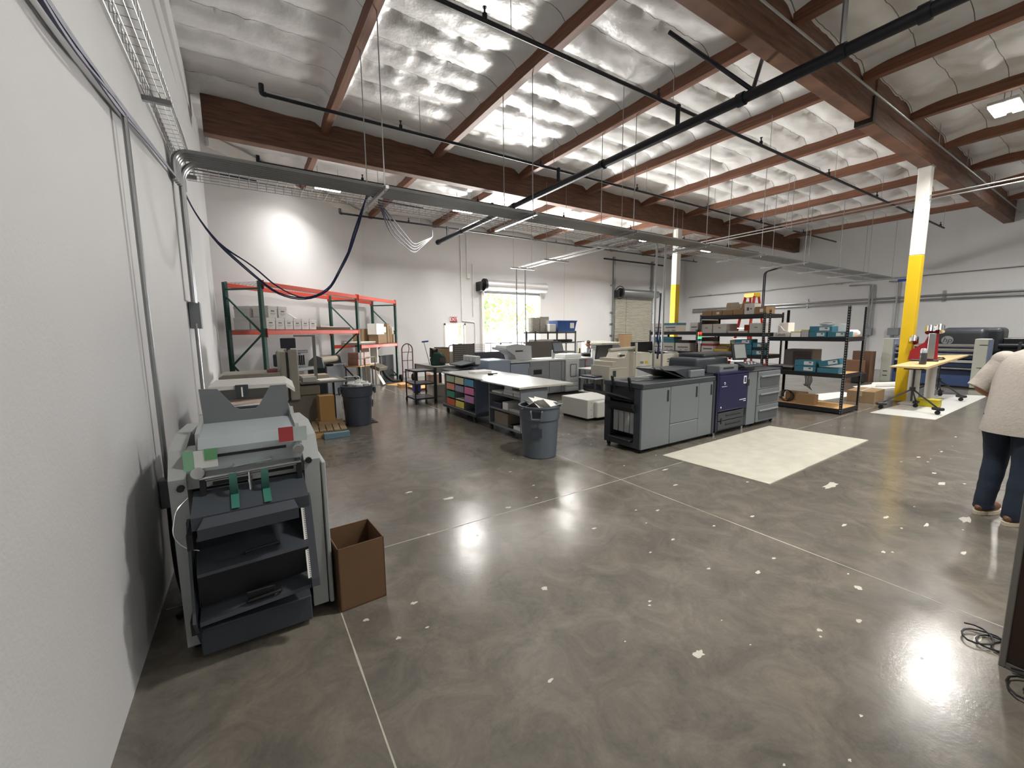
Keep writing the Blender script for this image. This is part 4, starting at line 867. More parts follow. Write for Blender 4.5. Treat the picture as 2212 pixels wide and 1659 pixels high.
m = MB(); m.box(-.06, .06, -.02, .02, 0, .03, .005, 1); m.cyl((.06, 0, .018), (.16, 0, .018), .013, n=8); tag(m.ob('packing_tape_gun', BLACK, loc=(4.15, 7.25, .881)), 'small black hand tool on the far bench top', 'tool')
# utility cart
t = thing('utility_cart', 'three-shelf black utility cart standing before the desk', 'cart', (3.40, 9.62, 0)); CT = mk('cart_shelf', '5b5d60', .4, .4)
for z in (.14, .5, .82):
    m = MB(); m.box(0, .52, 0, .66, z-.006, z); m.ob('shelf', CT, t)
    m = MB(); m.box(0, .52, -.01, .0, z-.03, z+.005); m.box(0, .52, .66, .67, z-.03, z+.005); m.box(-.01, 0, -.01, .67, z-.03, z+.005); m.box(.52, .53, -.01, .67, z-.03, z+.005); m.ob('shelf_rim', mk('cart_black', '25262a', .5, .4), t)
for x in (.0, .52):
    for y in (0, .66):
        m = MB(); m.box(x-.013, x+.013, y-.013, y+.013, .08, .83); m.ob('post', mk('cart_black', '25262a', .5, .4), t)
        m = MB(); caster(m, x, y, 0, .04); m.ob('caster', RUBBER, t)
# desk
t = thing('steel_desk', 'grey steel desk with black legs holding a dark green bag', 'desk', (3.99, 9.83, 0)); 
m = MB(); m.box(0, .78, 0, 1.45, .86, .885, .004, 1); m.ob('desktop', mk('desk_grey', '8f8f8b', .45, .2), t)
m = MB(); m.box(.02, .76, .01, .03, .72, .86); m.ob('apron', mk('desk_apron', '8c8a84', .5), t)
m = MB(); m.box(.01, .03, .02, 1.43, .72, .86); m.ob('apron', mk('desk_apron', '8c8a84', .5), t)
for x in (.03, .75):
    for y in (.03, 1.42):
        m = MB(); m.box(x-.03, x+.03, y-.03, y+.03, 0, .86); m.ob('leg', mk('leg_black', '1b1c1f', .5), t)
t = thing('tote_bag', 'dark green cloth tote bag with an open top on the desk', 'bag', (4.22, 10.2, .885)); GB = mk('dark_green_cloth', '1c3a30', .85, 0, .2, 8)
m = MB(); m.ball((0, 0, .17), .19, .14, .2, 16, 10, .25); m.ball((.1, -.02, .13), .14, .12, .16, 14, 8, .3); m.box(-.15, .2, -.1, .1, .0, .1, .03, 2); m.ob('sack', GB, t, True)
m = MB(); m.prism([(-.17, .22), (-.16, .46), (-.09, .39), (.01, .44), (.03, .22)], 'y', -.05, .07); m.ob('open_flap', mk('bag_black', '14181a', .8), t)
m = MB(); m.box(.02, .16, -.145, -.14, .08, .2); m.ob('print', mk('bag_print', '4a3b3b', .8), t)
t = thing('mop_handle', 'white brush handle with a blue head sticking up behind the green bag', 'brush', (4.12, 10.45, .886))
m = MB(); m.cyl((.0, 0, 0), (-.14, 0, .6), .012, n=8); m.ob('handle', WHITE, t)
m = MB(); m.box(-.2, -.02, -.02, .02, .6, .64, .004, 1, rot=(0, -.08, 0)); m.ob('brush_head', mk('brush_blue', '3a5ba8', .5), t)
put('cardboard_box', 'open brown carton on the desk behind the green bag', 'box', 4.42, 4.77, 10.6, 11.1, .886, 1.3, CARD)
put('storage_tray', 'black flat tray on top of the brown carton on the desk', 'tray', 4.5, 4.78, 10.62, 11.05, 1.3005, 1.33, BLACK)
put('paper_sheet', 'white sheets on the right end of the desk', 'paper', 4.45, 4.74, 9.9, 10.3, .8855, .9, PAPER)
t = thing('grey_locker', 'pale grey cabinet with a looped tube handle behind the desk', 'cabinet', (5.05, 11.0, 0))
m = MB(); m.box(-.2, .25, -.2, .2, 0, 1.2, .01, 1); m.ob('body', mk('locker_grey', 'aaa9a6', .5), t)
m = MB(); m.tube(arc([(-.2, -.18, 1.2), (-.2, -.18, 1.38), (.2, -.18, 1.38), (.2, -.18, 1.2)], .08), .014, 8); m.ob('loop_handle', SLATE, t, True)
# things under the desk
put('cardboard_box', 'white carton on the floor under the desk', 'box', 4.2, 4.6, 10.5, 10.9, 0, .32, mk('carton_cream', 'bdb8ac', .7))
put('blue_bag', 'blue bag on the floor behind the utility cart', 'bag', 4.05, 4.25, 11.5, 11.75, 0, .35, mk('bag_blue', '2d3f94', .6), .04)
put('wrapped_bundle', 'plastic wrapped brown bundle behind the desk legs', 'bundle', 4.5, 4.95, 11.5, 11.9, 0, .55, mk('bundle_brown', '9b8576', .35, 0, .4, 10), .05)
for z, lb in ((0, 'bottom'), (.035, 'top')): put('wooden_board', f'{lb} wooden board of the pair lying right of the desk legs', 'board', 4.25, 4.85, 11.95, 12.75, z, z+.03, WOOD if z else CARD2)
put('box_flat', 'pale folded carton lying on the floor by the back wall', 'box', 4.1, 4.5, 12.9, 13.3, 0, .1, WOOD)
# hand truck
t = thing('hand_truck', 'red-brown hand truck with a hooped handle standing by the back wall', 'hand truck', (4.88, 14.5, 0), .1); HT = mk('hand_truck_red', '4d2a2a', .5, .3)
m = MB(); m.tube(arc([(-.2, 0, .12), (-.2, 0, 1.25), (0, 0, 1.38), (.2, 0, 1.25), (.2, 0, .12)], .2), .02, 8); m.ob('frame', HT, t, True)
for z in (.35, .75, 1.05):
    m = MB(); m.cyl((-.2, 0, z), (.2, 0, z), .014, n=6); m.ob('cross_bar', HT, t)
m = MB(); m.tube(arc([(0, 0, .12), (0, 0, .9), (.08, 0, 1.15), (.05, 0, 1.33)], .15), .014, 6); m.ob('centre_bar', HT, t, True)
m = MB(); m.box(-.24, .24, -.3, 0, .0, .015); m.ob('toe_plate', HT, t)
for x in (-.24, .24):
    m = MB(); m.cyl((x-.03, .08, .13), (x+.03, .08, .13), .128, n=18); m.ob('wheel', RUBBER, t)

# long light grey digital press
PG = mk('press_light_grey', 'b9bcbd', .45, 0, .03); PG2 = mk('press_mid_grey', '82858a', .45, 0, .03); PB = mk('press_blue_grey', '8e98a8', .45, 0, .03)
t = thing('digital_press', 'long light grey digital press with a scanner and tilted touch screen, behind the benches', 'printer', (4.7, 8.85, 0))
def pb(name, mat, x0, x1, y0, y1, z0, z1, bev=.01, seg=1, rot=None, parent=None):
    m = MB(); m.box(x0, x1, y0, y1, z0, z1, bev, seg, rot); return m.ob(name, mat, parent)
pb('finisher_cabinet', PB, .3, .95, 0, .85, .06, 1.04, .02, 2, parent=t)
pb('finisher_cabinet', PB, -.05, .3, .05, .8, .06, .72, .02, 2, parent=t)
for i in range(4):
    pb('bin_slat', PG2, -.06, -.0, .06+i*.19, .2+i*.19, .2, .86, .01, parent=t)
for i in range(4): pb('paper_guide', PG, -.02+.005*i, .12, .05+i*.19, .2+i*.19, .96, 1.16, .02, 2, parent=t)
for z, d_ in ((.86, .52), (.97, .3)): pb('output_tray', SLATE, -.1-d_, .1, .08, .78, z, z+.03, .01, 1, (0, -.16, 0), parent=t)
pb('door', PB, .96, 1.55, 0, .85, .06, .92, .012, 2, parent=t)
pb('engine_body', PG2, 1.56, 2.2, 0.0, .9, .06, .94, .012, 2, parent=t)
pb('deck', PG, .95, 3.82, -.015, .9, .94, .985, .012, 2, parent=t)
pb('engine_window', INK, 1.66, 1.95, -.012, .02, .6, .74, .01, parent=t)
pb('window_frame', PG2, 1.5, 2.05, -.008, .02, .54, .8, .01, parent=t)
pb('door', PG2, 2.21, 2.62, 0, .9, .06, .93, .012, 2, parent=t)
pb('door', PG2, 2.63, 2.74, 0, .9, .06, .93, .012, parent=t)
pb('toner_door', PG, 2.75, 3.25, -.04, .9, .06, .95, .02, 2, parent=t)
pb('door_badge', PG, 2.92, 3.12, -.05, -.03, .48, .82, .02, 2, parent=t)
pb('badge_outline', SLATE, 2.91, 3.13, -.046, -.03, .47, .83, .02, 2, parent=t)
for z in (.14, .26, .38): pb('tray_drawer', PG, 2.76, 3.24, -.055, 0, z-.055, z+.05, .012, 2, parent=t)
pb('door', PG2, 3.27, 3.5, 0, .9, .06, .93, .012, parent=t)
pb('door_handle', INK, 3.29, 3.31, -.01, .01, .6, .72, .003, parent=t)
for z0, z1 in ((.08, .33), (.335, .56), (.565, .74), (.745, .93)): pb('paper_drawer', PG2, 3.51, 3.82, -.01, .9, z0, z1, .008, parent=t)
for z in (.69, .87): pb('red_tag', mk('tag_red', 'e0553f', .5, emit=None), 3.52, 3.56, -.016, -.01, z, z+.05, 0, parent=t)
pb('plinth', INK, .0, 3.75, .05, .85, 0, .06, 0, parent=t)
m = MB(); m.prism([(.98, 1.3), (1.0, 1.38), (1.3, 1.42), (1.78, 1.36), (1.8, .99), (1.3, .99), (1.25, 1.12)], 'y', .25, .8); m.ob('scanner_head', PG, t)
pb('scanner_slot', INK, 1.27, 1.5, .235, .27, 1.22, 1.25, .005, parent=t)
m = MB(); m.prism([(.85, 1.28), (1.25, 1.2), (1.25, 1.24), (.85, 1.34)], 'y', .28, .75); m.ob('document_tray', PG, t)
t2 = pb('touch_screen', SLATE, 2.45, 2.86, .2, .23, 1.14, 1.46, .012, 2, (-.3, 0, .12), parent=t)
m = MB(); m.box(2.48, 2.83, .197, .2, 1.18, 1.42, 0, 2, (-.3, 0, .12), (2.655, .215, 1.3)); m.ob('screen_glass', mk('screen_grey', '7d838c', .15), t)
pb('screen_arm', PG, 2.55, 2.62, .3, .36, .98, 1.22, .01, parent=t)
put('paper_stack', 'white paper stack on top of the long grey press, right end', 'paper', 7.6, 8.2, 9.0, 9.5, .986, 1.09, PAPER, .01)
put('paper_sheet', 'loose white sheets on the long grey press beside the touch screen', 'paper', 6.55, 7.05, 9.0, 9.4, .986, 1.0, PAPER, 0)
m = MB(); m.box(-.16, .14, -.1, .1, 0, .03, .01, 2); tag(m.ob('hand_scanner', PG, loc=(5.85, 9.05, .986)), 'small white device on the left of the long grey press', 'device')
# pegboard partition behind
t = thing('partition', 'brown perforated partition behind the long grey press', 'partition', (4.75, 10.3, 0)); PEG = mk('pegboard_brown', '5a544e', .7)
m = MB(); m.box(0, .62, -.01, .01, .25, 1.42); m.mi = 1
for i in range(13):
    for j in range(10): m.box(.04+i*.045, .052+i*.045, -.012, .012, .86+j*.055, .872+j*.055)
m.ob('panel', [PEG, PAPER], t)
for x in (0, .62):
    m = MB(); m.box(x-.015, x+.015, -.02, .02, 0, 1.43); m.ob('post', PEG, t)
for nm, x0, x1, z1, mt in (('panel', 2.4, 3.6, 1.44, PEG), ('lower_panel', .64, 2.4, 1.18, mk('partition_dark', '45464d', .7))):
    m = MB(); m.box(x0, x1, -.015, .015, .25, z1, .004, 1); m.ob(nm, mt, t)
m = MB()
for i in range(34): m.cyl((.64+i*.052, 0, 1.18), (.64+i*.052, 0, 1.4), .004, n=4)
for j in range(5): m.cyl((.64, 0, 1.2+j*.05), (2.4, 0, 1.2+j*.05), .004, n=4)
m.ob('wire_panel', mk('wire_dark', '4a4854', .5), t)
for x in (1.5, 2.4, 3.6):
    m = MB(); m.box(x-.015, x+.015, -.02, .02, 0, 1.42); m.ob('post', PEG, t)
# grey shelf with blue tub and newsprint parcels
t = thing('steel_shelf', 'dark steel shelf unit carrying the blue tub, behind the partition', 'shelf', (8.0, 11.0, 0)); SH = mk('shelf_dark', '4b4a48', .5, .3)
for x in (.0, .9, 1.72):
    for y in (0, .5):
        m = MB(); m.box(x-.02, x+.02, y-.02, y+.02, 0, 1.75); m.ob('post', SH, t)
for z in (.4, 1.05, 1.38, 1.72):
    m = MB(); m.box(-.1, 1.74, -.03, .53, z-.05, z, .003, 1); m.ob('shelf', SH, t)
t = thing('storage_tub', 'blue plastic storage tub on top of the dark steel shelf', 'tub', (9.3, 11.2, 1.722)); BT = mk('tub_blue', '1f4f94', .4)
m = MB(); m.faces([(-.36, -.22, 0), (.36, -.22, 0), (.36, .22, 0), (-.36, .22, 0), (-.42, -.26, .34), (.42, -.26, .34), (.42, .26, .34), (-.42, .26, .34)], [(0, 1, 2, 3), (4, 5, 6, 7), (0, 1, 5, 4), (1, 2, 6, 5), (2, 3, 7, 6), (3, 0, 4, 7)]); m.ob('tub', BT, t)
m = MB(); m.box(-.44, .44, -.28, .28, .34, .38, .008, 1); m.ob('lid', mk('tub_lid', '2b4a86', .4), t)
m = MB(); m.box(.12, .3, -.262, -.25, .12, .3); m.ob('sticker', PAPER, t)
NEWS = mk('newsprint', 'b3b1a8', .8, 0, .5, 22)
for x0, x1, z1, lb, mt in ((8.05, 8.35, 2.2, 'tall newsprint wrapped parcel on the dark steel shelf, leftmost', NEWS), (8.37, 8.75, 2.24, 'wide newsprint wrapped parcel on the dark steel shelf, behind the tub', NEWS), (8.6, 8.86, 1.98, 'white carton on the dark steel shelf beside the blue tub', PAPER)):
    put('parcel' if mt is NEWS else 'carton', lb, 'parcel', x0, x1, 11.0 if mt is PAPER else 11.24, 11.22 if mt is PAPER else 11.48, 1.7205, z1, mt, .01)
put('paper_stack', 'untidy paper stack on the middle of the dark steel shelf', 'paper', 8.0, 8.75, 11.0, 11.4, 1.3805, 1.47, NEWS, .01); put('paper_stack', 'dark folded cloth on the dark steel shelf under the blue tub', 'cloth', 8.95, 9.65, 11.02, 11.38, 1.3805, 1.46, mk('cloth_dark', '3a3836', .9), .04)

# white feeder cabinet on the floor
t = thing('feeder_cabinet', 'low white cabinet on the floor left of the dark grey press', 'cabinet', (5.47, 5.82, 0)); WC = mk('cabinet_white', 'c9c8c2', .45, 0, .03)
m = MB(); m.box(0, .85, 0, .78, .05, .42, .012, 2); m.ob('body', WC, t)
m = MB(); m.box(.16, .8, -.1, .0, .06, .385, .03, 3); m.ob('front_cover', WC, t)
m = MB(); m.box(.03, .82, .05, .75, 0, .05); m.ob('base', INK, t)
for z in (.1, .22, .36):
    m = MB(); m.cyl((.1, -.003, z), (.1, .003, z), .008, n=8); m.ob('screw', SLATE, t)
m = MB(); m.box(.55, .8, -.11, -.09, .05, .11); m.ob('socket_panel', SLATE, t)
m = MB(); m.tube(arc([(6.2, 5.78, .04), (6.3, 5.6, .01), (6.5, 5.4, .01), (6.6, 5.2, .012)], .2), .012, 6); tag(m.ob('power_cord', BLACK, None, True), 'black power cord on the floor beside the low white cabinet', 'cord')

# big dark grey press with a blue door
KG = mk('press_dark_grey', '6a6f72', .45, 0, .03); KD = mk('press_charcoal', '33373c', .45, 0, .03); KB = mk('press_indigo', '15163f', .35, 0, .03)
t = thing('production_press', 'big dark grey production press with an indigo blue door, beside the pale floor mat', 'printer', (4.6, 3.8, 0))
# finisher (left end open)
pb('front_panel', KG, 0, .62, -.0, .035, .06, .93, .006, parent=t)
pb('finisher_body', KD, .2, .62, .036, .72, .06, .93, .006, parent=t)
pb('end_post', KD, .0, .2, .036, .15, .06, .95, .006, parent=t)
pb('end_post', KD, .0, .2, .6, .72, .06, .95, .006, parent=t)
pb('end_base', KD, .0, .2, .15, .6, .06, .14, .004, parent=t)
pb('end_head', KD, .03, .2, .15, .6, .72, .95, .01, parent=t)
for i in range(4): pb('inner_slat', mk('slat_grey', 'a5a8a8', .5), .05, .14, .165+i*.108, .255+i*.108, .25, .66, .004, parent=t)
m = MB(); m.faces([(.16, .14, .74), (.16, .64, .74), (-.5, .62, .93), (-.5, .24, .93), (.16, .14, .70), (.16, .64, .70), (-.5, .62, .915), (-.5, .24, .915)], [(0, 1, 2, 3), (7, 6, 5, 4), (0, 3, 7, 4), (1, 5, 6, 2), (2, 6, 7, 3), (0, 4, 5, 1)]); m.ob('output_tray', BLACK, t)
m = MB(); m.prism([(-.02, .58), (-.02, .7), (-.1, .72), (-.1, .66)], 'y', .1, .62); m.ob('tray_bracket', BLACK, t)
for y in (.2, .52): pb('paper_stop', BLACK, -.05, -.015, y-.02, y+.02, .88, 1.09, .008, 1, (.0, -.25, 0), parent=t)
m = MB(); m.cyl((.06, .15, .83), (.06, .6, .83), .012, n=8); m.ob('roller', PAPER, t)
m = MB(); m.cyl((.1, .15, .72), (.1, .6, .72), .01, n=8); m.ob('roller', PAPER, t)
pb('lower_tray', BLACK, -.06, .2, .16, .6, .15, .18, .01, parent=t)
pb('top_cover', KD, -.005, 1.75, -.01, .74, .93, 1.005, .008, parent=t)
pb('feed_recess', INK, .15, .62, .22, .55, 1.0, 1.009, 0, parent=t)
for y in (.3, .4): pb('recess_bar', KG, .2, .6, y, y+.03, 1.004, 1.016, .003, parent=t)
pb('front_panel', KG, .63, 1.32, 0, .03, .36, .93, .006, parent=t); pb('front_panel', KG, .63, 1.32, 0, .03, .06, .353, .006, parent=t)
pb('front_panel', KG, 1.325, 1.7, 0, .03, .06, .93, .006, parent=t)
pb('middle_body', KD, .63, 1.75, .03, .72, .06, .93, parent=t, bev=0)
for x in (.54, 1.24, 1.63): pb('door_slot', INK, x, x+.04, -.006, .01, .71, .88, .004, parent=t)
pb('side_column', KD, 1.705, 1.76, -.01, .72, .06, .93, .004, parent=t)
for x, y in ((.05, .06), (.05, .66), (1.7, .06)):
    m = MB(); caster(m, x, y, 0, .028); m.ob('caster', RUBBER, t)
pb('plinth', INK, .25, 1.7, .06, .66, .02, .06, 0, parent=t)
# relay unit on top
m = MB(); m.prism([(.85, 1.13), (1.0, 1.15), (1.55, 1.15), (1.55, 1.006), (1.15, 1.006)], 'y', .12, .62); m.ob('relay_head', KD, t)
pb('relay_block', KG, 1.2, 1.58, .08, .3, 1.006, 1.12, .008, parent=t)
m = MB(); m.faces([(1.1, .1, 1.01), (1.1, .66, 1.01), (.62, .66, 1.16), (.62, .14, 1.16), (1.1, .1, .99), (1.1, .66, .99), (.62, .66, 1.145), (.62, .14, 1.145)], [(0, 1, 2, 3), (7, 6, 5, 4), (0, 3, 7, 4), (1, 5, 6, 2), (2, 6, 7, 3), (0, 4, 5, 1)]); m.ob('document_tray', BLACK, t)
for y in (.16, .3):
    m = MB(); m.tube(arc([(.66, y, 1.15), (.58, y, 1.2), (.64, y+.06, 1.2), (.7, y+.06, 1.15)], .03), .006, 6); m.ob('wire_loop', STEEL, t, True)
# main engine
pb('engine_body', KD, 1.77, 2.74, .03, .78, .05, 1.02, .01, parent=t)
pb('blue_door', KB, 1.8, 2.69, -.045, .035, .4, 1.02, .03, 3, parent=t)
pb('blue_lip', KB, 1.8, 2.69, -.05, .05, 1.015, 1.06, .015, 2, parent=t)
pb('door_edge', mk('press_black_blue', '14152e', .4), 1.77, 1.81, -.03, .05, .06, 1.05, .006, parent=t)
for z0, z1 in ((.1, .24), (.25, .385)): pb('paper_drawer', KD, 1.83, 2.6, -.035, .03, z0, z1, .012, 2, parent=t)
for z in (.165, .315): pb('drawer_grip', INK, 2.05, 2.5, -.045, -.03, z, z+.03, .004, parent=t)
pb('drawer_tab', INK, 1.9, 1.93, -.045, -.03, .2, .3, .002, parent=t)
pb('label_sticker', PAPER, 2.52, 2.6, -.05, -.044, .83, .96, 0, parent=t); pb('sticker_print', mk('ink_blue', '28285e', .5), 2.535, 2.585, -.0515, -.049, .85, .94, 0, parent=t)
pb('small_tag', PAPER, 1.86, 1.88, -.05, -.044, .47, .495, 0, parent=t)
m = MB(); m.ball((1.95, -.047, .87), .028, .006, .026, 14, 8)
m.ob('globe_logo', mk('logo_pale', 'b9bcd2', .5), t, True)
for i in range(3): pb('logo_stripe', KB, 1.92, 1.98, -.0545, -.05, .862+.012*i-.01, .866+.012*i-.01, 0, parent=t)
text('maker_lettering', 'KONICA MINOLTA', mk('logo_white', 'd9dae2', .5), face_m((1.95, -.046, .822), (1, 0, 0), (0, 0, 1)), .018, t, .001)
for z, w_ in ((.555, .2), (.525, .08)): pb('model_lettering', mk('logo_white', 'd9dae2', .5), 2.62-w_, 2.62, -.047, -.044, z, z+.012, 0, parent=t)
pb('door_grip', INK, 2.62, 2.7, -.055, -.04, .78, .9, .006, parent=t)
pb('engine_top', KD, 1.6, 2.55, .25, .8, 1.02, 1.28, .05, 3, parent=t)
pb('engine_top_block', KG, 1.9, 2.45, .02, .26, 1.02, 1.16, .015, 2, parent=t)
pb('engine_vent', INK, 2.0, 2.3, .014, .025, 1.1, 1.125, .003, parent=t)
pb('exit_hood', mk('hood_dark', '24272c', .45), 1.95, 3.1, .35, .85, 1.26, 1.34, .03, 2, parent=t)
pb('worktop', KD, 2.55, 3.0, .02, .75, 1.02, 1.1, .015, 2, parent=t)
for x, y in ((1.8, .02), (2.65, .02), (1.8, .7)):
    m = MB(); m.cyl((x, y, 0), (x, y, .06), .022, n=10); m.ob('levelling_foot', CHROME, t, True)
# control panel
m = MB(); m.box(2.42, 2.8, .1, .13, 1.22, 1.52, .012, 2, (-.2, 0, -.1)); m.ob('control_screen', BLACK, t)
m = MB(); m.box(2.47, 2.76, .094, .1, 1.25, 1.49, 0, 2, (-.2, 0, -.1), (2.61, .115, 1.37)); m.ob('screen_glass', mk('screen_pale', '8d908f', .2), t)
m = MB(); m.box(2.5, 3.0, -.1, .12, 1.13, 1.16, .008, 1, (.3, 0, -.1)); m.ob('key_panel', KD, t)
m = MB()
for i in range(3):
    for j in range(2): m.box(2.62+i*.1, 2.65+i*.1, -.06+j*.06, -.04+j*.06, 1.155+.018*j, 1.168+.018*j)
m.ob('keys', PAPER, t)
# paper feed unit
pb('feed_door', KG, 2.76, 3.05, 0, .75, .06, 1.0, .006, parent=t)
pb('feed_top', KD, 2.76, 3.9, .0, .78, 1.0, 1.025, .006, parent=t)
pb('feed_body', KG, 3.06, 3.88, .03, .75, .06, 1.0, .006, parent=t)
for z0, z1 in ((.07, .365), (.37, .665), (.67, .99)):
    d_ = pb('feed_drawer', KG, 3.07, 3.87, -.012, .03, z0, z1, .008, parent=t)
    d2 = MB(); d2.prism([(3.13, z1-.1), (3.84, z1-.1), (3.79, z0+.04), (3.16, z0+.04)], 'y', -.02, -.011); d2.ob('drawer_recess', mk('recess_grey', '4d5052', .5), d_)
    d2 = MB(); d2.box(3.15, 3.82, -.04, -.012, z1-.1, z1-.075, .004, 1); d2.ob('drawer_pull', mk('pull_grey', '84898c', .45), d_)
for x in (3.1, 3.8):
    m = MB(); caster(m, x, .08, 0, .028); m.ob('caster', RUBBER, t)
put('paper_note', 'white printed sheet lying on the dark grey press by its control panel', 'paper', 7.75, 8.0, 4.05, 4.3, 1.026, 1.03, PAPER, 0, .4)
put('paper_sheet', 'bright white sheet on the top cover of the dark grey press', 'paper', 5.25, 5.72, 4.25, 4.52, 1.0055, 1.008, PAPER, 0, .05)
put('white_carton', 'white carton standing at the right end of the dark grey press', 'box', 8.52, 8.6, 3.95, 4.35, 0, .3, PAPER)
# floor mat in front
MATW = mk('pale_mat', 'b9b6a8', .75, 0, .22, 5, .1, 90)
m = MB(); m.faces([(4.80, 3.59, 0), (4.87, 2.21, 0), (8.10, 2.29, 0), (7.88, 3.65, 0), (4.80, 3.59, .012), (4.87, 2.21, .012), (8.10, 2.29, .012), (7.88, 3.65, .012)], [(4, 5, 6, 7), (0, 1, 5, 4), (1, 2, 6, 5), (2, 3, 7, 6), (3, 0, 4, 7), (3, 2, 1, 0)]); tag(m.ob('floor_mat', MATW, loc=(0, 0, .001)), 'large pale speckled mat on the floor before the dark grey press', 'mat')

# printers between the two presses
IV = mk('ivory_plastic', 'cfcbbb', .5, 0, .03); IV2 = mk('ivory_shade', 'b3aea0', .5, 0, .03)
t = thing('envelope_feeder', 'stepped ivory feeder machine with a round-ended arm, behind the dark grey press', 'machine', (7.0, 6.75, 0))
m = MB(); m.prism([(0, .2), (0, .93), (.1, .93), (.1, 1.03), (.28, 1.03), (.28, 1.1), (.5, 1.1), (.62, 1.28), (.82, 1.28), (.82, .2)], 'y', 0, .6); m.ob('body', IV2, t)
m = MB(); m.tube([(-.02, -.02, 1.3), (.85, -.02, 1.33)], .045, 10); m.ob('arm', IV2, t, True)
pb('label_panel', SLATE, .12, .22, -.006, .0, .68, .82, 0, parent=t); pb('seam_bar', IV, .02, .6, -.01, .0, .86, .88, .003, parent=t)
m = MB(); m.cyl((.36, -.03, 1.17), (.36, .05, 1.17), .05, n=14); m.ob('dial', IV, t); m = MB(); m.cyl((.3, -.04, 1.17), (.45, -.04, 1.17), .02, n=8); m.ob('knob', BLACK, t)
for x in (.05, .75):
    for y in (.08, .52): pb('leg', SLATE, x-.03, x+.03, y-.03, y+.03, 0, .2, 0, parent=t)
m = MB(); m.tube(arc([(.78, -.1, .0), (.78, -.1, 1.46)], .01), .03, 10); o = m.ob('floor_pole', IV, t)
t = thing('office_printer', 'wide ivory office printer with a domed lid behind the upright conduits', 'printer', (8.35, 7.1, 0))
m = MB(); m.box(-.35, .6, 0, .7, .1, .82, .02, 2); m.ob('base_cabinet', PG, t)
m = MB(); m.prism([(-.3, .83), (-.35, 1.0), (-.28, 1.14), (-.1, 1.2), (.45, 1.18), (.56, 1.12), (.58, .83)], 'y', .0, .7); m.ob('lid', IV, t)
pb('yellow_sticker', YEL, .3, .4, -.006, 0, .9, .96, 0, parent=t); pb('grey_sticker', PG2, .12, .24, -.006, 0, .9, .96, 0, parent=t); pb('front_slots', SLATE, -.2, -.12, -.006, 0, .3, .6, 0, parent=t)
for x in (-.3, .55): pb('foot', BLACK, x-.03, x+.03, .1, .6, 0, .1, 0, parent=t)
t = thing('small_printer', 'small ivory printer with dark vents behind the dark grey press', 'printer', (9.08, 6.9, 0))
m = MB(); m.box(0, .74, 0, .5, .76, 1.13, .02, 2); m.ob('body', IV, t); pb('paper_tray', BLACK, -.02, .3, .05, .45, 1.15, 1.18, .01, 1, (0, .2, 0), parent=t); m = MB(); m.prism([(.1, 1.13), (.3, 1.2), (.68, 1.17), (.73, 1.13)], 'y', .05, .45); m.ob('lid', PG, t)
for z in (.92, .98): pb('vent', SLATE, .2, .4, -.006, 0, z, z+.025, 0, parent=t)
m = MB(); m.box(-.02, .8, -.05, .55, .72, .76, .004, 1); m.ob('stand_top', PG2, t)
for x in (.02, .76):
    for y in (-.03, .52): pb('stand_leg', SLATE, x-.02, x+.02, y-.02, y+.02, 0, .72, 0, parent=t)
def monitor(name, label, x, y, z0, w, h, tilt, rz):
    t = thing(name, label, 'monitor', (x, y, .74), rz)
    m = MB(); m.box(-w/2, w/2, -.02, .02, z0-.74, z0-.74+h, .006, 1, (tilt, 0, 0)); m.ob('screen', mk('monitor_black', '08090f', .5), t)
    m = MB(); m.cyl((0, .06, .012), (0, .06, z0-.74+h*.5), .025, n=8); m.ob('stand', BLACK, t); m = MB(); m.box(-.15, .15, -.05, .17, 0, .012, .004, 1); m.ob('stand_foot', BLACK, t); return t
for cx_, cy_, hw, lb in ((8.15, 8.25, .5, 'pale table under the tilted black monitor'), (9.46, 7.78, .48, 'pale table under the large black monitor')):
    t = thing('computer_table', lb, 'table', (cx_, cy_, 0))
    m = MB(); m.box(-hw, hw, -.25, .3, .71, .74, .004, 1); m.ob('tabletop', PG, t)
    for x in (-hw+.04, hw-.04):
        for y in (-.2, .26): pb('leg', SLATE, x-.02, x+.02, y-.02, y+.02, 0, .71, 0, parent=t)
monitor('computer_monitor', 'black tilted monitor left of the ivory feeder arm', 8.28, 8.2, .98, .66, .38, .12, .1)
monitor('computer_monitor', 'large black monitor behind the upright conduits', 9.36, 7.78, 1.08, .95, .35, 0, 0)
put('tray_stack', 'navy tray on the left side of the ivory feeder machine', 'tray', 6.72, 6.98, 6.95, 7.4, .66, .7, mk('navy', '2a3042', .5), .004)
t = thing('side_table', 'small low trolley with cluttered trays left of the ivory feeder machine', 'trolley', (6.72, 6.9, 0))
for z in (.3, .63): pb('shelf', PG, -.02, .26, 0, .55, z, z+.03, .003, parent=t)
for x in (0, .24):
    for y in (.02, .53): pb('leg', SLATE, x-.015, x+.015, y-.015, y+.015, 0, .66, 0, parent=t)
put('black_parts', 'black metal parts on the low trolley left of the ivory feeder', 'parts', 6.73, 6.97, 6.95, 7.35, .3305, .5, BLACK, .03)
t = thing('wide_printer', 'pale wide-format printer with white lids, far back before the closed roll-up door', 'printer', (9.7, 9.6, 0))
pb('body', PG, 0, 1.0, 0, .6, .62, 1.15, .03, 2, parent=t); pb('top_lid', IV, -.1, .75, .0, .55, 1.3, 1.37, .02, 2, parent=t); pb('mid_lid', PG2, -.08, .8, .03, .55, 1.17, 1.28, .02, 2, parent=t); pb('stand', SLATE, .1, .9, .1, .5, 0, .62, 0, parent=t)
put('cardboard_box', 'brown carton behind the black monitors, before the roll-up door', 'box', 11.3, 11.75, 10.0, 10.4, 0, 1.1, mk('carton_orange', '8a5f36', .8))
put('cardboard_box', 'pale brown carton standing against the closed roll-up door', 'box', 16.7, 17.3, 15.1, 15.5, 0, 1.55, CARD)
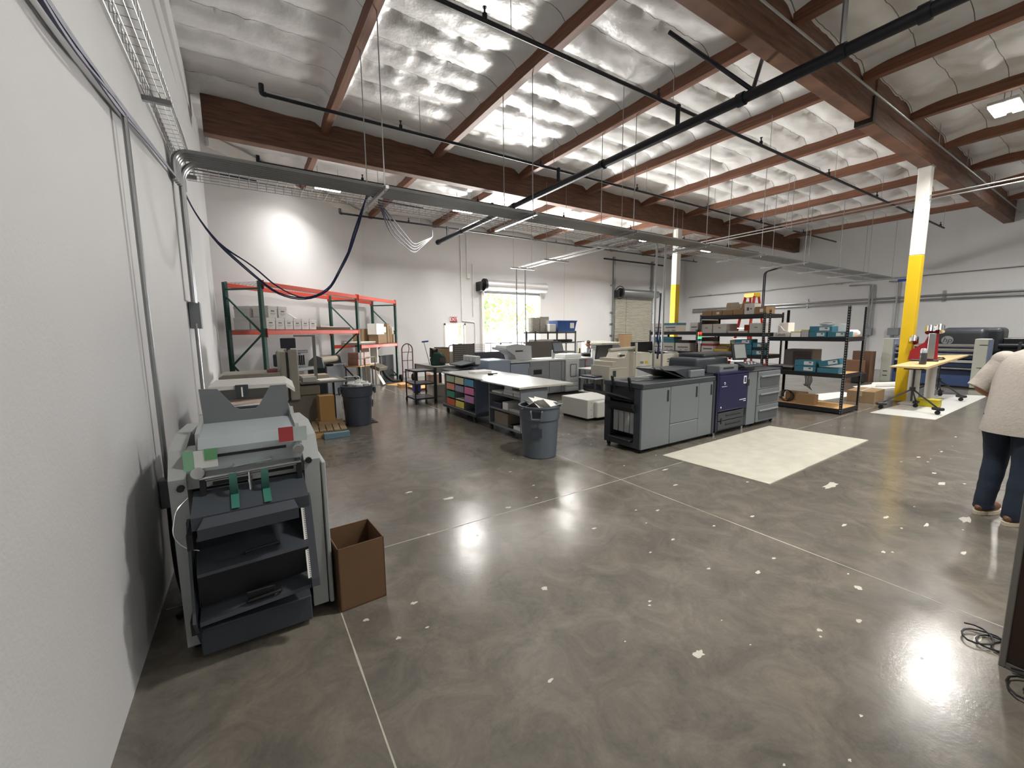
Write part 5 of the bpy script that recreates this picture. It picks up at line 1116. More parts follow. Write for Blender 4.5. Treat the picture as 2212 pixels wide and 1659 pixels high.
put('white_cabinet', 'beige cabinet behind the seated person', 'cabinet', 12.1, 13.2, 12.8, 13.3, 0, 1.3, IV2, .01)
t = thing('low_desk', 'black-edged desk with a small rack before the seated person', 'desk', (10.6, 11.7, 0))
pb('desktop', SLATE, 0, 1.0, 0, .6, .86, .9, 0, parent=t); pb('wood_front', WOOD, .2, 1.0, -.3, -.02, .7, .74, 0, parent=t)
for x in (.02, .96):
    for y in (.02, .56): pb('leg', BLACK, x-.02, x+.02, y-.02, y+.02, 0, .86, 0, parent=t)
for x in (.05, .42): pb('rack_post', BLACK, x-.01, x+.01, .25, .27, .9, 1.35, 0, parent=t)
pb('rack_bar', BLACK, .05, .42, .25, .27, 1.32, 1.35, 0, parent=t)
put('figure_stand', 'small dark yellow-based stand on the far desk', 'stand', 10.76, 10.84, 11.95, 12.05, .9005, 1.1, mk('stand_yellow', '6e6a2c', .6), .02)
# ============================================================ right side: black shelving, ladder, wide printer, table
SB = mk('shelf_black', '1e2024', .5, .3, .06)
XF, XB = 10.09, 10.97
def shelving(label, y0, y1, h, zs, side_board=False):
    t = thing('shelving_unit', label, 'shelf', (XF, y0, 0), 0, 'black boltless shelving units'); D = XB-XF; L_ = y1-y0
    for x in (0, D):
        for y in (0, L_):
            sx = 1 if x == 0 else -1; sy = 1 if y == 0 else -1; m = MB()
            m.box(min(x, x+sx*.045), max(x, x+sx*.045), min(y, y+sy*.004), max(y, y+sy*.004), 0, h); m.box(min(x, x+sx*.004), max(x, x+sx*.004), min(y, y+sy*.045), max(y, y+sy*.045), 0, h)
            m.mi = 1; k = int(h/.0508)
            for i in range(k):
                z = .03+i*.0508; yy = y+sy*.022; xx = x-sx*.0008
                m.box(min(xx, xx+sx*.0004), max(xx, xx+sx*.0004), yy-.007, yy+.007, z, z+.02)
                yy = y-sy*.0008; xx = x+sx*.022; m.box(xx-.007, xx+.007, min(yy, yy+sy*.0004), max(yy, yy+sy*.0004), z, z+.02)
            m.ob('post', [SB, mk('post_hole', 'a9a8a4', .6)], t)
    for z in zs:
        m = MB(); m.box(.006, D-.006, .006, L_-.006, z-.016, z); m.ob('deck', WOOD, t)
        for q in ((.004, .02, .0, L_), (D-.02, D-.004, 0, L_)):
            m = MB(); m.box(q[0], q[1], q[2], q[3], z-.085, z+.004); m.ob('shelf_beam', SB, t)
        for q in ((.02, D-.02, .004, .02), (.02, D-.02, L_-.02, L_-.004)):
            m = MB(); m.box(*q, z-.085, z+.004); m.ob('shelf_beam', SB, t)
    if side_board:
        for z0, z1 in ((1.66, 2.0), (1.15, 1.55)):
            m = MB(); m.box(.05, D-.05, L_-.03, L_-.022, z0, z1); m.ob('side_board', mk('hardboard', '4d443b', .7), t)
    return t
shelving('black open shelving unit nearest the viewer, with teal boxes and tall bare posts', 3.33, 4.84, 2.19, (1.57, .83, .11))
shelving('black shelving unit in the middle of the row, topped with small brown cartons', 4.92, 6.55, 2.14, (2.1, 1.66, 1.14, .62, .12), True)
shelving('black shelving unit farthest left of the row, holding white copy paper cartons', 6.6, 8.15, 1.75, (1.7, 1.17, .7, .12))
TEAL = mk('teal_carton', '2f6a7c', .6, 0, .05); LABW = mk('carton_label', 'c3c6c4', .6); LABD = mk('label_print', '4a5258', .6); KRAFT = mk('kraft_box', '8a6c4c', .8, 0, .08)
def shelf_box(name, label, y0, y1, z, h, mat, x0=XF+.03, dep=.3, lab=None, rz=0, rx=0, group=None, lid=None, cat='box'):
    """a carton whose printed face looks out of the shelf (towards -x)"""
    t = thing(name, label, cat, (x0+dep/2, (y0+y1)/2, z+.001), rz, group); w_ = (y1-y0)/2-.003; d_ = dep/2
    o = pb('carton', mat, -d_, d_, -w_, w_, 0, h, .004, 1, None, t)
    if lid: pb('lid', lid[0], -d_-.005, d_+.005, -w_-.004, w_+.004, h-lid[1], h+.004, .003, 1, None, t)
    if lab == 'teal':
        pb('label', LABW, -d_-.002, -d_, -w_*.78, w_*.1, h*.2, h*.8, 0, 1, None, t); pb('label_print', LABD, -d_-.003, -d_-.001, -w_*.62, -w_*.38, h*.5, h*.72, 0, 1, None, t)
    if lab == 'paper':
        pb('brand_band', mk('band_grey', '555b63', .6), -d_-.003, -d_, -w_*.8, w_*.65, h*.42, h*.56, 0, 1, None, t); pb('small_print', LABD, -d_-.003, -d_, -w_*.8, -w_*.35, h*.12, h*.19, 0, 1, None, t); pb('small_print', LABD, -d_-.003, -d_, w_*.1, w_*.3, h*.12, h*.19, 0, 1, None, t)
    if lab == 'sticker': pb('sticker', LABW, -d_-.002, -d_, -w_*.5, w_*.1, h*.25, h*.7, 0, 1, None, t)
    if lab == 'print': pb('printed_mark', mk('mark_maroon', '6b3a48', .6), -d_-.002, -d_, w_*.05, w_*.5, h*.35, h*.65, 0, 1, None, t); pb('printed_mark', LABD, -d_-.002, -d_, -w_*.5, -w_*.2, h*.45, h*.58, 0, 1, None, t)
    if lab == 'hole': pb('hand_hole', LABD, -d_-.002, -d_, -.035, .035, h*.55, h*.62, 0, 1, None, t)
    if rx: t.rotation_euler = (rx, 0, rz)
    return t
# middle unit, top
for i, (a, b, lab, lb) in enumerate(((6.25, 6.52, None, 'leftmost'), (5.98, 6.24, 'sticker', 'second from left'), (5.71, 5.97, None, 'third from the left'), (5.44, 5.70, None, 'fourth from the left'))):
    shelf_box('cardboard_box', f'low brown carton on top of the middle shelving unit, {lb}', a, b, 2.1, .125, KRAFT, lab=lab, group='low cartons on the shelving top')
shelf_box('cardboard_box', 'white carton with a dark printed mark on top of the middle shelving unit', 5.19, 5.43, 2.1, .25, mk('carton_pale', 'bdbab4', .7), lab='print')
shelf_box('cardboard_box', 'brown carton, right end on top of the middle shelving unit', 4.93, 5.18, 2.1, .165, KRAFT, dep=.42, lab='sticker')
for a, b, lb, mt in ((5.72, 6.1, 'pale open-flapped carton standing behind the low brown cartons', mk('carton_greige', '9c9080', .8)), (5.46, 5.7, 'brown open-flapped carton behind the fourth low carton', CARD)):
    t = shelf_box('open_carton', lb, a, b, 2.1, .2, mt, x0=XF+.4, dep=.35); w_ = (b-a)/2
    m = MB(); m.faces([(-.17, -w_, .2), (-.17, w_, .2), (-.2, w_-.04, .32), (-.2, -w_+.04, .32)], [(0, 1, 2, 3)]); m.ob('flap', mt, t); m = MB(); m.faces([(.17, -w_, .2), (.17, w_, .2), (.2, w_-.04, .3), (.2, -w_+.04, .3)], [(0, 1, 2, 3)]); m.ob('flap', mt, t)
# middle unit, second shelf
ARC = mk('archive_grey', 'b4b1aa', .7)
for a, b, d_, lb in ((6.22, 6.53, .38, 'leftmost'), (5.84, 6.2, .5, 'second from the left'), (4.98, 5.28, .34, 'at the right end')):
    shelf_box('archive_box', f'pale lidded archive box on the second shelf of the middle unit, {lb}', a, b, 1.66, .225, ARC, dep=d_, lid=(ARC, .05), lab='hole', group='archive boxes in the middle unit')
shelf_box('paper_tray', 'flat pale wrapped pack between archive boxes on the middle unit', 5.32, 5.8, 1.66, .05, mk('pack_pink', 'a89a96', .5), dep=.3, cat='packet')
shelf_box('orange_bin', 'orange bin on the second shelf behind the flat pack', 5.38, 5.66, 1.66, .2, mk('bin_orange', 'd0583c', .6), x0=XF+.5, dep=.3, cat='bin')
# middle unit, third shelf
shelf_box('paper_carton', 'white paper carton with a red-striped lid on the third shelf of the middle unit', 6.16, 6.5, 1.14, .24, mk('carton_pale', 'bdb9b4', .7), lab='paper', lid=(mk('stripe_red', '8e2a32', .6), .05))
shelf_box('paper_carton', 'pale carton lid stacked on the red-striped carton', 6.17, 6.49, 1.386, .06, ARC)
t = thing('yellow_bin', 'open yellow cardboard bin on the third shelf of the middle unit', 'bin', (XF+.2, 5.97, 1.141)); YB = mk('bin_yellow', 'b89b3a', .7)
m = MB(); m.prism([(-.16, 0), (.14, 0), (.14, .24), (.0, .2), (-.16, .12)], 'y', -.17, -.162); m.ob('side', YB, t); m = MB(); m.prism([(-.16, 0), (.14, 0), (.14, .24), (.0, .2), (-.16, .12)], 'y', .162, .17); m.ob('side', YB, t)
pb('front', YB, -.165, -.157, -.17, .17, 0, .12, 0, parent=t); pb('back', YB, .135, .142, -.17, .17, 0, .24, 0, parent=t); pb('contents', mk('bin_contents', '77685f', .8), -.12, .1, -.15, .15, .01, .18, .03, parent=t)
shelf_box('yellow_paper', 'pale yellow paper pile behind the yellow bin', 5.66, 5.86, 1.14, .34, mk('yellow_pap', 'd5cb93', .7), x0=XF+.25, dep=.2, cat='paper')
for i, (a, b, z, lb) in enumerate(((5.2, 5.62, 0, 'bottom'), (5.2, 5.62, .125, 'middle'), (5.22, 5.62, .25, 'top'))):
    shelf_box('teal_box', f'teal paper box on the third shelf of the middle unit, {lb} of its stack', a, b, 1.14+z, .12, TEAL, lab='teal' if i == 2 else None, group='teal boxes')
shelf_box('teal_box', 'teal paper box lying askew in the middle unit', 4.96, 5.19, 1.32, .11, TEAL, lab='teal', rz=.12, dep=.26, group='teal boxes'); shelf_box('teal_box', 'teal paper box at the right of the middle unit, under the askew one', 4.95, 5.19, 1.14, .12, TEAL, lab='teal', dep=.26, group='teal boxes'); shelf_box('dark_box', 'dark flat box between the two teal boxes at the right of the middle unit', 4.96, 5.18, 1.262, .055, BLACK, dep=.26)
shelf_box('red_box', 'flat red box on the fourth shelf of the middle unit', 5.0, 5.4, .62, .3, mk('flat_red', '9d3a36', .6), dep=.3); shelf_box('paper_carton', 'pale carton low in the middle unit, left side', 6.0, 6.45, .62, .3, ARC, dep=.35)
# far unit
for i, (a, b, lb) in enumerate(((7.72, 8.1, 'leftmost'), (7.26, 7.7, 'in the middle'), (6.62, 6.86, 'rightmost'))):
    shelf_box('paper_carton', f'white copy paper carton on the top shelf of the far unit, {lb}', a, b, 1.7, .24, ARC, lab='paper', dep=.42, lid=(TEAL, .06) if i == 1 else None, group='copy paper cartons')
for i, (a, b, lb) in enumerate(((7.72, 8.08, 'leftmost'), (7.32, 7.7, 'in the middle'), (6.84, 7.28, 'rightmost'))):
    shelf_box('paper_carton', f'copy paper carton on the second shelf of the far unit, {lb}', a, b, 1.17, .22, ARC, lab='paper', dep=.4, group='copy paper cartons')
for a, b, z, lb in ((7.72, 8.08, 1.392, 'lower left'), (7.32, 7.7, 1.392, 'lower right'), (7.72, 8.08, 1.475, 'upper left'), (7.34, 7.7, 1.475, 'upper right')): shelf_box('teal_box', f'teal carton lid stacked on the far unit second shelf, {lb}', a, b, z, .078, TEAL, dep=.38, group='teal carton lids')
shelf_box('wire_tray', 'dark wire tray on the rightmost carton of the far unit second shelf', 6.86, 7.26, 1.392, .07, BLACK, dep=.35, cat='tray')
shelf_box('orange_bundle', 'orange tangled bundle on the low shelf of the far unit', 6.75, 7.1, .7, .2, mk('bundle_orange', 'b5543a', .7, 0, .3, 12), dep=.3, cat='bundle')
shelf_box('dark_bundle', 'dark tangled bundle at the left of the low shelf of the far unit', 7.25, 7.8, .7, .16, mk('bundle_dark', '33302f', .8, 0, .3, 12), dep=.3, cat='bundle')
# signal tower
t = thing('signal_tower', 'slim signal tower with red, green and blue lenses on a pole before the far unit', 'signal light', (9.35, 6.05, 0))
m = MB(); m.cyl((0, 0, 0), (0, 0, 1.42), .017, n=8); m.ob('pole', IV2, t); pb('base', IV2, -.2, .2, -.2, .2, 0, .9, .02, parent=t)
for i, (nm, hx, e) in enumerate((('white_lens', 'd0d0d0', None), ('blue_lens', '2d4a8a', None), ('green_lens', '4ee08a', '3fe07a'), ('amber_lens', 'a4662c', None), ('red_lens', 'e0452f', 'e0402a'))):
    m = MB(); m.cyl((0, 0, 1.42+i*.055), (0, 0, 1.473+i*.055), .045, n=14); m.ob(nm, mk('sig_'+nm, hx, .4, emit=e, estr=.8), t, True)
# near unit, top shelf
t = shelf_box('magazine_file', 'white magazine file lettered Labels on the near unit top shelf', 4.4, 4.74, 1.57, .1, mk('file_white', 'c4bfbd', .6), dep=.24, cat='file')
m = MB(); m.prism([(.17, .1), (.17, .26), (.12, .24), (.05, .15), (-.05, .11), (-.17, .1)], 'x', .08, .118); m.ob('raised_back', mk('file_white', 'c4bfbd', .6), t)
text('lettering', 'Labels', mk('ink_grey', '55555a', .7), face_m((-.122, .02, .048), (0, -1, 0), (0, 0, 1)), .085, t, .001, .15)
shelf_box('white_carton', 'tall white carton at the left corner of the near unit top shelf', 4.6, 4.8, 1.571, .32, PAPER, x0=XF+.4, dep=.3)
shelf_box('paper_stack', 'white and yellow paper stack beside the magazine file', 4.19, 4.38, 1.57, .12, PAPER, dep=.3, cat='paper', lid=(mk('yellow_sheets', 'c8c46a', .6), .02)); shelf_box('paper_stack', 'grey papers with a yellow edge beside the teal boxes', 4.04, 4.18, 1.57, .16, mk('grey_sheets', 'a5a5a8', .6), dep=.3, cat='paper', lid=(mk('yellow_sheets', 'c8c46a', .6), .02))
for a, b, z, lb in ((3.71, 4.03, 0, 'lower left'), (3.36, 3.7, 0, 'lower right'), (3.62, 4.03, .115, 'upper')): shelf_box('teal_box', f'teal paper box on the near unit top shelf, {lb}', a, b, 1.57+z, .112, TEAL, lab='teal', group='teal boxes')
for i in range(3):
    t = thing('paper_plates', ['lowest stack of white plates on the teal boxes', 'middle stack of white plates on the teal boxes', 'topmost stack of white plates on the teal boxes'][i], 'plates', (XF+.22+.02*i, 3.78+.03*(i % 2), 1.806+.028*i)); m = MB(); m.lathe([(.07, 0), (.13, .018), (.135, .026), (.05, .02)], n=20); m.ob('stack', PAPER, t, True)
put('white_card', 'white card standing behind the upper teal box on the near unit', 'card', XF+.35, XF+.36, 3.45, 3.62, 1.571, 1.85, PAPER, 0); put('small_box', 'small white bag at the right end of the near unit top shelf', 'bag', XF+.5, XF+.75, 3.36, 3.6, 1.571, 1.72, PAPER, .05)
# near unit, middle shelf
t = shelf_box('cash_drawer', 'brown metal cabinet at the back of the near unit middle shelf', 4.05, 4.62, .83, .46, mk('cabinet_taupe', '6c6561', .5), x0=XF+.35, dep=.45, cat='cabinet'); pb('drawer_front', mk('cabinet_brown', '4a3b37', .5), -.24, -.225, -.26, .1, .04, .42, .008, parent=t); pb('drawer_pull', SLATE, -.25, -.24, -.2, .05, .33, .35, .003, parent=t)
put('flat_box', 'grey flat lid on a black base at the left of the near unit middle shelf', 'lid', XF+.06, XF+.5, 4.3, 4.75, .9, .935, mk('lid_grey', '8a8886', .6)); put('storage_tray', 'black base under the grey flat lid on the near unit', 'tray', XF+.08, XF+.48, 4.32, 4.72, .831, .8985, BLACK)
for i, z in enumerate((0, .125)): shelf_box('teal_box', ['bottom teal paper box of the pair on the near unit middle shelf', 'teal paper box on the near unit middle shelf, top of the pair'][i], 3.86, 4.26, .83+z, .122, TEAL, lab='teal', group='teal boxes')
shelf_box('teal_box', 'teal paper box lying flat under the tilted one on the near unit', 3.45, 3.83, .83, .1, TEAL, group='teal boxes'); shelf_box('teal_box', 'tilted open teal paper box on the near unit middle shelf', 3.42, 3.8, .985, .12, TEAL, lab='teal', rx=-.22, group='teal boxes')
put('navy_carton', 'navy carton lid with white label hanging over the left of the near unit', 'box', XF-.1, XF+.05, 4.5, 4.75, .84, .93, mk('navy', '2a3042', .5))
# near unit, bottom shelf
put('cardboard_box', 'small brown carton on the bottom deck of the near unit', 'box', XF+.1, XF+.3, 3.86, 4.22, .111, .33, KRAFT); put('cardboard_box', 'pale carton behind the black cable on the bottom deck of the near unit', 'box', XF+.5, XF+.8, 4.25, 4.6, .111, .3, CARD)
t = thing('coiled_cable', 'coil of thick black cable on the bottom deck of the near unit', 'cable', (XF+.15, 4.38, .111))
m = MB(); pts = []
for i in range(60): a = i*.42; pts.append((.02*math.sin(i*.9), .12*math.cos(a)+.0015*i, .145+.125*math.sin(a)+.005*math.sin(i)))
m.tube(pts, .008, 6); m.ob('cable', BLACK, t, True)
t = thing('hanging_cords', 'bunch of dark cords hanging under the near unit middle shelf', 'cord', (XF+.2, 4.05, 0))
for i in range(5):
    m = MB(); m.tube(arc([(0, .03*i-.06, .74), (.02, .03*i-.08, .62), (-.01, .02*i-.04, .5), (.02, .04*i-.08, .42+.03*i)], .05), .009, 6); m.ob('cord', mk('cord_grey', '4c4a44', .7), t, True)
# stepladder
t = thing('stepladder', 'tall red fibreglass stepladder with a yellow top behind the shelving', 'ladder', (11.9, 6.2, 0), -.35); RL = mk('ladder_red', 'a83226', .5)
m = MB(); m.box(-.09, .12, -.19, .19, 2.62, 2.74, .02, 2); m.ob('top_cap', mk('ladder_yellow', 'd8b51e', .5), t)
for s in (-1, 1):
    m = MB(); m.cyl((-.5, s*.36, 0), (-.06, s*.16, 2.64), .04, n=6); m.ob('front_rail', RL, t); m = MB(); m.cyl((.5, s*.33, 0), (.09, s*.15, 2.64), .032, n=6); m.ob('rear_rail', RL, t)
for i in range(8):
    z = .3*i+.28; u = z/2.64; xx = -.5+.44*u; w_ = .36-.2*u; m = MB(); m.box(xx-.04, xx+.04, -w_, w_, z-.012, z+.012); m.ob('step', STEEL, t)
    if i % 2: m = MB(); m.cyl((.5-.41*u, -(.33-.18*u), z), (.5-.41*u, .33-.18*u, z), .012, n=6); m.ob('rear_bar', STEEL, t)
# behind the near unit
t = thing('cardboard_box', 'taped brown shipping carton on the floor behind the near shelving unit', 'box', (12.65, 3.72, 0), .08)
pb('carton', CARD, -.45, .45, -.26, .26, 0, .27, .004, 1, None, t); pb('packing_tape', mk('tape_clear', 'b6a88f', .35), -.455, .455, -.03, .03, .268, .274, 0, 1, None, t); pb('packing_tape', mk('tape_clear', 'b6a88f', .35), -.4535, -.45, -.03, .03, .15, .27, 0, 1, None, t)
for (a, lb, h, w_, c) in ((17.2, 'large brown carton sheet leaning upright, right of the near unit posts', 1.0, .55, CARD2), (16.7, 'shorter brown carton standing before the large carton sheet', .72, .5, mk('carton_mid', '6d4c33', .8))):
    m = MB(); m.box(-.12, .12, -w_/2, w_/2, 0, h, .004, 1); o = m.ob('cardboard_box', c, loc=(a, 5.2 if a > 17 else 5.28, 0)); o.rotation_euler = (0, 0, -.3); tag(o, lb, 'box')
def sheet(name, label, pts, mat=PAPER, z=.002):
    m = MB(); m.faces([(x, y, z+.002) for x, y in pts]+[(x, y, 0.0005) for x, y in pts], [tuple(range(len(pts))), tuple(range(len(pts), 2*len(pts)))[::-1]]+[(i, (i+1) % len(pts), len(pts)+(i+1) % len(pts), len(pts)+i) for i in range(len(pts))]); return tag(m.ob(name, mat), label, 'sheet')
VIN = mk('white_vinyl', 'c6c7c4', .35)
sheet('floor_sheet', 'white sheet on the floor between the near unit and the blue wide printer', [(14.6, 4.3), (16.4, 3.95), (17.2, 4.6), (15.4, 4.85)]); sheet('floor_sheet', 'pale sheet on the floor seen under the near unit middle shelf', [(11.8, 4.3), (12.0, 5.0), (13.9, 4.6), (13.5, 4.15)])
m = MB(); m.cyl((0, 0, .07), (1.1, -.55, .07), .07, n=12); tag(m.ob('paper_roll', PAPER, None, True, (15.7, 4.45, .004)), 'white paper roll on the floor sheet before the blue wide printer', 'roll')
sheet('floor_vinyl', 'long white vinyl sheet on the floor under the plywood table', [(10.85, 3.09), (10.97, 2.14), (15.9, 2.2), (15.3, 2.98)], VIN)
# plywood table on tripods
PLY = mk('plywood', 'd2b583', .6, 0, .1, 4)
t = thing('plywood_table', 'long tan plywood tabletop on two black tripod stands with casters', 'table', (11.7, 2.83, 0))
m = MB(); m.faces([(0, .25, .93), (.12, -.31, .94), (3.6, -.30, 1.06), (3.3, .22, 1.04), (0, .25, .905), (.12, -.31, .89), (3.6, -.30, 1.03), (3.3, .22, 1.01)], [(0, 1, 2, 3), (7, 6, 5, 4), (0, 4, 5, 1), (1, 5, 6, 2), (2, 6, 7, 3), (3, 7, 4, 0)]); m.ob('tabletop', PLY, t)
def tripod(x, y, ztop):
    s_ = MB(); s_.cyl((x, y, .2), (x, y, ztop), .02, n=8); s_.cyl((x, y, .42), (x, y, .5), .05, n=10); s_.box(x-.05, x+.05, y-.16, y+.16, ztop-.03, ztop); o = s_.ob('tripod_mast', BLACK, t)
    for a in (2.2, 4.3, 6.35):
        f_ = (x+.5*math.cos(a), y+.5*math.sin(a)); l = MB(); l.cyl((x, y, .46), (f_[0], f_[1], .13), .016, n=6); l.box(f_[0]-.09, f_[0]+.09, f_[1]-.05, f_[1]+.05, .09, .15, .015, 1, (0, 0, a)); lo = l.ob('tripod_leg', BLACK, t)
        k = MB(); k.cyl((f_[0]-.02, f_[1], .045), (f_[0]+.02, f_[1], .045), .042, n=12); k.ob('caster', RUBBER, lo)
tripod(.15, -.12, .9); tripod(2.75, .02, .99)
t = thing('bench_press', 'red and chrome bench machine with round heads standing on the plywood table', 'machine', (13.2, 2.78, -.005), .2); RM = mk('machine_red', '8a1522', .4)
pb('base', SLATE, -.12, .12, -.14, .32, .99, 1.03, .01, parent=t)
m = MB(); m.prism([(.36, 1.02), (.34, 1.22), (.12, 1.42), (.06, 1.6), (-.1, 1.6), (-.12, 1.02)], 'x', -.1, .1); m.ob('red_frame', RM, t)
pb('steel_face', STEEL, -.14, -.1, -.06, .06, 1.05, 1.62, .005, parent=t)
for y, z in ((.05, 1.7), (-.1, 1.72), (.3, 1.47)):
    m = MB(); m.cyl((-.08, y, z-.06), (-.0, y, z+.06), .085, n=16); m.ob('chrome_cup', CHROME, t, True)
t = thing('spray_can', 'dark can with a clear top standing on the plywood table', 'can', (12.35, 2.71, .962))
m = MB(); m.lathe([(.055, 0), (.06, .01), (.06, .24), (.05, .27)], n=18); m.ob('can_body', mk('can_dark', '3a3c42', .35), t, True); m = MB(); m.lathe([(.058, .24), (.06, .3), (.04, .34), (.01, .345)], n=18); m.ob('cap', mk('can_cap', 'b9bcc0', .2, .3), t, True)
m = MB(); m.tube(arc([(0, 0, .01), (.5, -.1, .012), (.9, .1, .03), (.4, .18, .02), (-.1, .1, .015), (.7, 0, .035)], .3), .012, 6); tag(m.ob('black_hose', BLACK, None, True, (13.3, 2.72, 1.0)), 'black hose lying on the far half of the plywood table', 'hose')
t = thing('yellow_crate', 'yellow open bin on the white vinyl under the plywood table', 'bin', (12.75, 2.62, .004)); pb('bin_body', mk('crate_yellow', 'b3a516', .5), -.12, .12, -.18, .18, 0, .16, .01, parent=t); pb('bin_rim', mk('crate_yellow', 'b3a516', .5), -.13, .13, -.19, .19, .15, .17, .004, parent=t)
t = thing('grey_post', 'grey painted bollard post with foot beside the yellow column', 'post', (12.95, 2.95, 0)); m = MB(); m.cyl((0, 0, .02), (0, 0, .9), .1, n=18); m.ob('post', mk('post_pale', 'a9a8a4', .5), t, True); pb('foot', mk('post_pale', 'a9a8a4', .5), -.4, .15, -.15, .15, 0, .04, .01, parent=t)
m = MB(); m.cyl((0, 0, .02), (0, 0, .9), .09, n=18); o = tag(m.ob('grey_post', mk('post_pale', 'a9a8a4', .5), None, True, (13.55, 2.8, 0)), 'second grey post, right of the yellow column under the plywood table', 'post')
# wide roll printer
A = -PI/2
t = thing('roll_machine', 'wide machine with two pale end towers, chrome rollers and blue panels', 'machine', (17.3, 4.78, 0), A); NB = mk('panel_blue', '3c4f78', .4); NB2 = mk('panel_navy', '27324c', .4); TWR = mk('tower_grey', 'b8bbb0', .5)
for x0 in (0, 2.0):
    pb('end_tower', TWR, x0, x0+.26, 0, .55, .03, 1.42, .02, 2, parent=t); pb('tower_side', mk('tower_blue', '77829a', .5), x0+.262, x0+.285, .02, .53, .03, 1.4, 0, parent=t)
for z in (1.24, .6): pb('handle_rod', BLACK, 2.1, 2.26, -.012, -.001, z, z+.016, 0, parent=t)
for z in (.22, .36): pb('vent_slots', SLATE, .07, .18, -.006, 0, z, z+.03, 0, parent=t)
for z, r in ((1.22, .05), (1.09, .055), (.96, .035), (.55, .03)):
    m = MB(); m.cyl((.285, .12, z), (2.0, .12, z), r, n=14); m.ob('roller', CHROME, t, True)
for z0, z1, mt, y in ((.98, 1.04, NB, .2), (.84, .95, NB2, .15), (.72, .8, PG, .16), (.58, .7, NB2, .15), (.34, .5, NB2, .2), (.05, .36, NB, .1), (1.12, 1.2, NB2, .25)): pb('front_panel', mt, .285, 2.0, y, y+.25, z0, z1, .01, parent=t)
pb('chassis', INK, .285, 2.0, .4, .54, .05, 1.15, 0, parent=t)
t = thing('wide_format_printer', 'big black wide-format printer with a rounded hood and round logo, beyond the roll machine', 'printer', (17.3, 4.78, 0), A); HK = mk('hood_black', '303338', .45)
m = MB(); m.prism([(.78, .9), (.78, 1.2), (.84, 1.62), (.95, 1.71), (1.5, 1.71), (1.6, 1.6), (1.6, .9)], 'x', .95, 2.03); o = m.ob('hood', HK, t); bv = o.modifiers.new('b', 'BEVEL'); bv.width = .07; bv.segments = 4; bv.limit_method = 'ANGLE'
pb('rear_hood', HK, 1.0, 2.3, 1.62, 2.5, .9, 1.74, .13, 4, parent=t); pb('chassis', BLACK, .3, 2.4, .8, 2.4, .05, .9, .02, parent=t); pb('side_cabinet', mk('cab_black', '1b1d22', .4), 2.32, 4.4, 1.5, 2.4, .3, 1.42, .02, parent=t)
for z in (.8, 1.0, 1.2):
    m = MB(); m.cyl((2.33, .9, z), (4.4, .8, z+.02), .07, n=12); m.ob('side_roller', IRON, t, True)
pb('roller_bracket', SLATE, 2.7, 2.76, .8, 1.0, .1, 1.32, 0, parent=t)
lm = face_m((1.30, .792, 1.36), (1, 0, 0), (0, .14, 1))
m = MB(); m.M = lm; m.cyl((0, 0, -.005), (0, 0, .006), .13, n=28); m.ob('logo_disc', mk('logo_grey', 'a9acae', .35, .4), t)
text('logo_letters', 'hp', HK, lm@Matrix.Translation((0, .0, .008)), .21, t, .002, .22)
put('red_toolbox', 'black tripod bucket base left of the roll machine', 'stand', 16.35, 16.75, 4.95, 5.25, 0, .35, BLACK, .04)
# brown partition at the right edge
t = thing('partition', 'dark brown partition panel with a grey metal edge at the lower right corner', 'partition', (3.185, .28, 0), -.02); PBR = mk('panel_brown', '3d2b1c', .6, 0, .1, 2); PFR = mk('panel_frame', '8d8a86', .4, .4)
pb('panel', PBR, .005, .03, -1.6, -.025, .03, 1.6, 0, parent=t); pb('edge_frame', PFR, -.004, .039, -.025, 0, 0.0, 1.62, .003, parent=t); pb('bottom_frame', PFR, -.004, .039, -1.6, -.025, .0, .03, .003, parent=t); pb('top_frame', PFR, -.004, .039, -1.6, -.025, 1.59, 1.62, .003, parent=t)
for px, py, rr, lb in ((3.36, .34, .09, 'small loop of black cable on the floor behind the brown partition'), (3.06, .12, .11, 'loop of black cable on the floor before the brown partition')):
    m = MB(); pts = [(rr*(1+.15*math.sin(i*.8))*math.cos(i*.45), rr*.8*math.sin(i*.45)+.004*i-.1, .006+.0004*i) for i in range(44)]; m.tube(pts, .005, 6); tag(m.ob('cable_loop', BLACK, None, True, (px, py, 0)), lb, 'cable')
# stool
t = thing('stool', 'dark upholstered stool with a blue-black foot bar behind the standing person', 'stool', (6.12, .22, 0))
m = MB(); m.lathe([(.05, .6), (.2, .6), (.23, .63), (.23, .7), (.2, .73), (.05, .74)], n=22); m.ob('seat', mk('seat_dark', '22262a', .7), t, True); m = MB(); m.cyl((0, 0, .08), (0, 0, .6), .03, n=10); m.ob('stem', BLACK, t, True)
for i in range(4):
    a = PI/4+i*PI/2; m = MB(); m.cyl((0, 0, .12), (.27*math.cos(a), .27*math.sin(a), .03), .022, n=8); m.ob('foot', BLACK, t)
m = MB(); m.tube([(.22*math.cos(i*PI/10), .22*math.sin(i*PI/10), .33) for i in range(21)], .012, 6); m.ob('foot_ring', mk('navy_metal', '1c2438', .4, .4), t, True)
for i in range(4): a = i*PI/2; m = MB(); m.cyl((0, 0, .33), (.22*math.cos(a), .22*math.sin(a), .33), .01, n=6); m.ob('ring_spoke', BLACK, t)
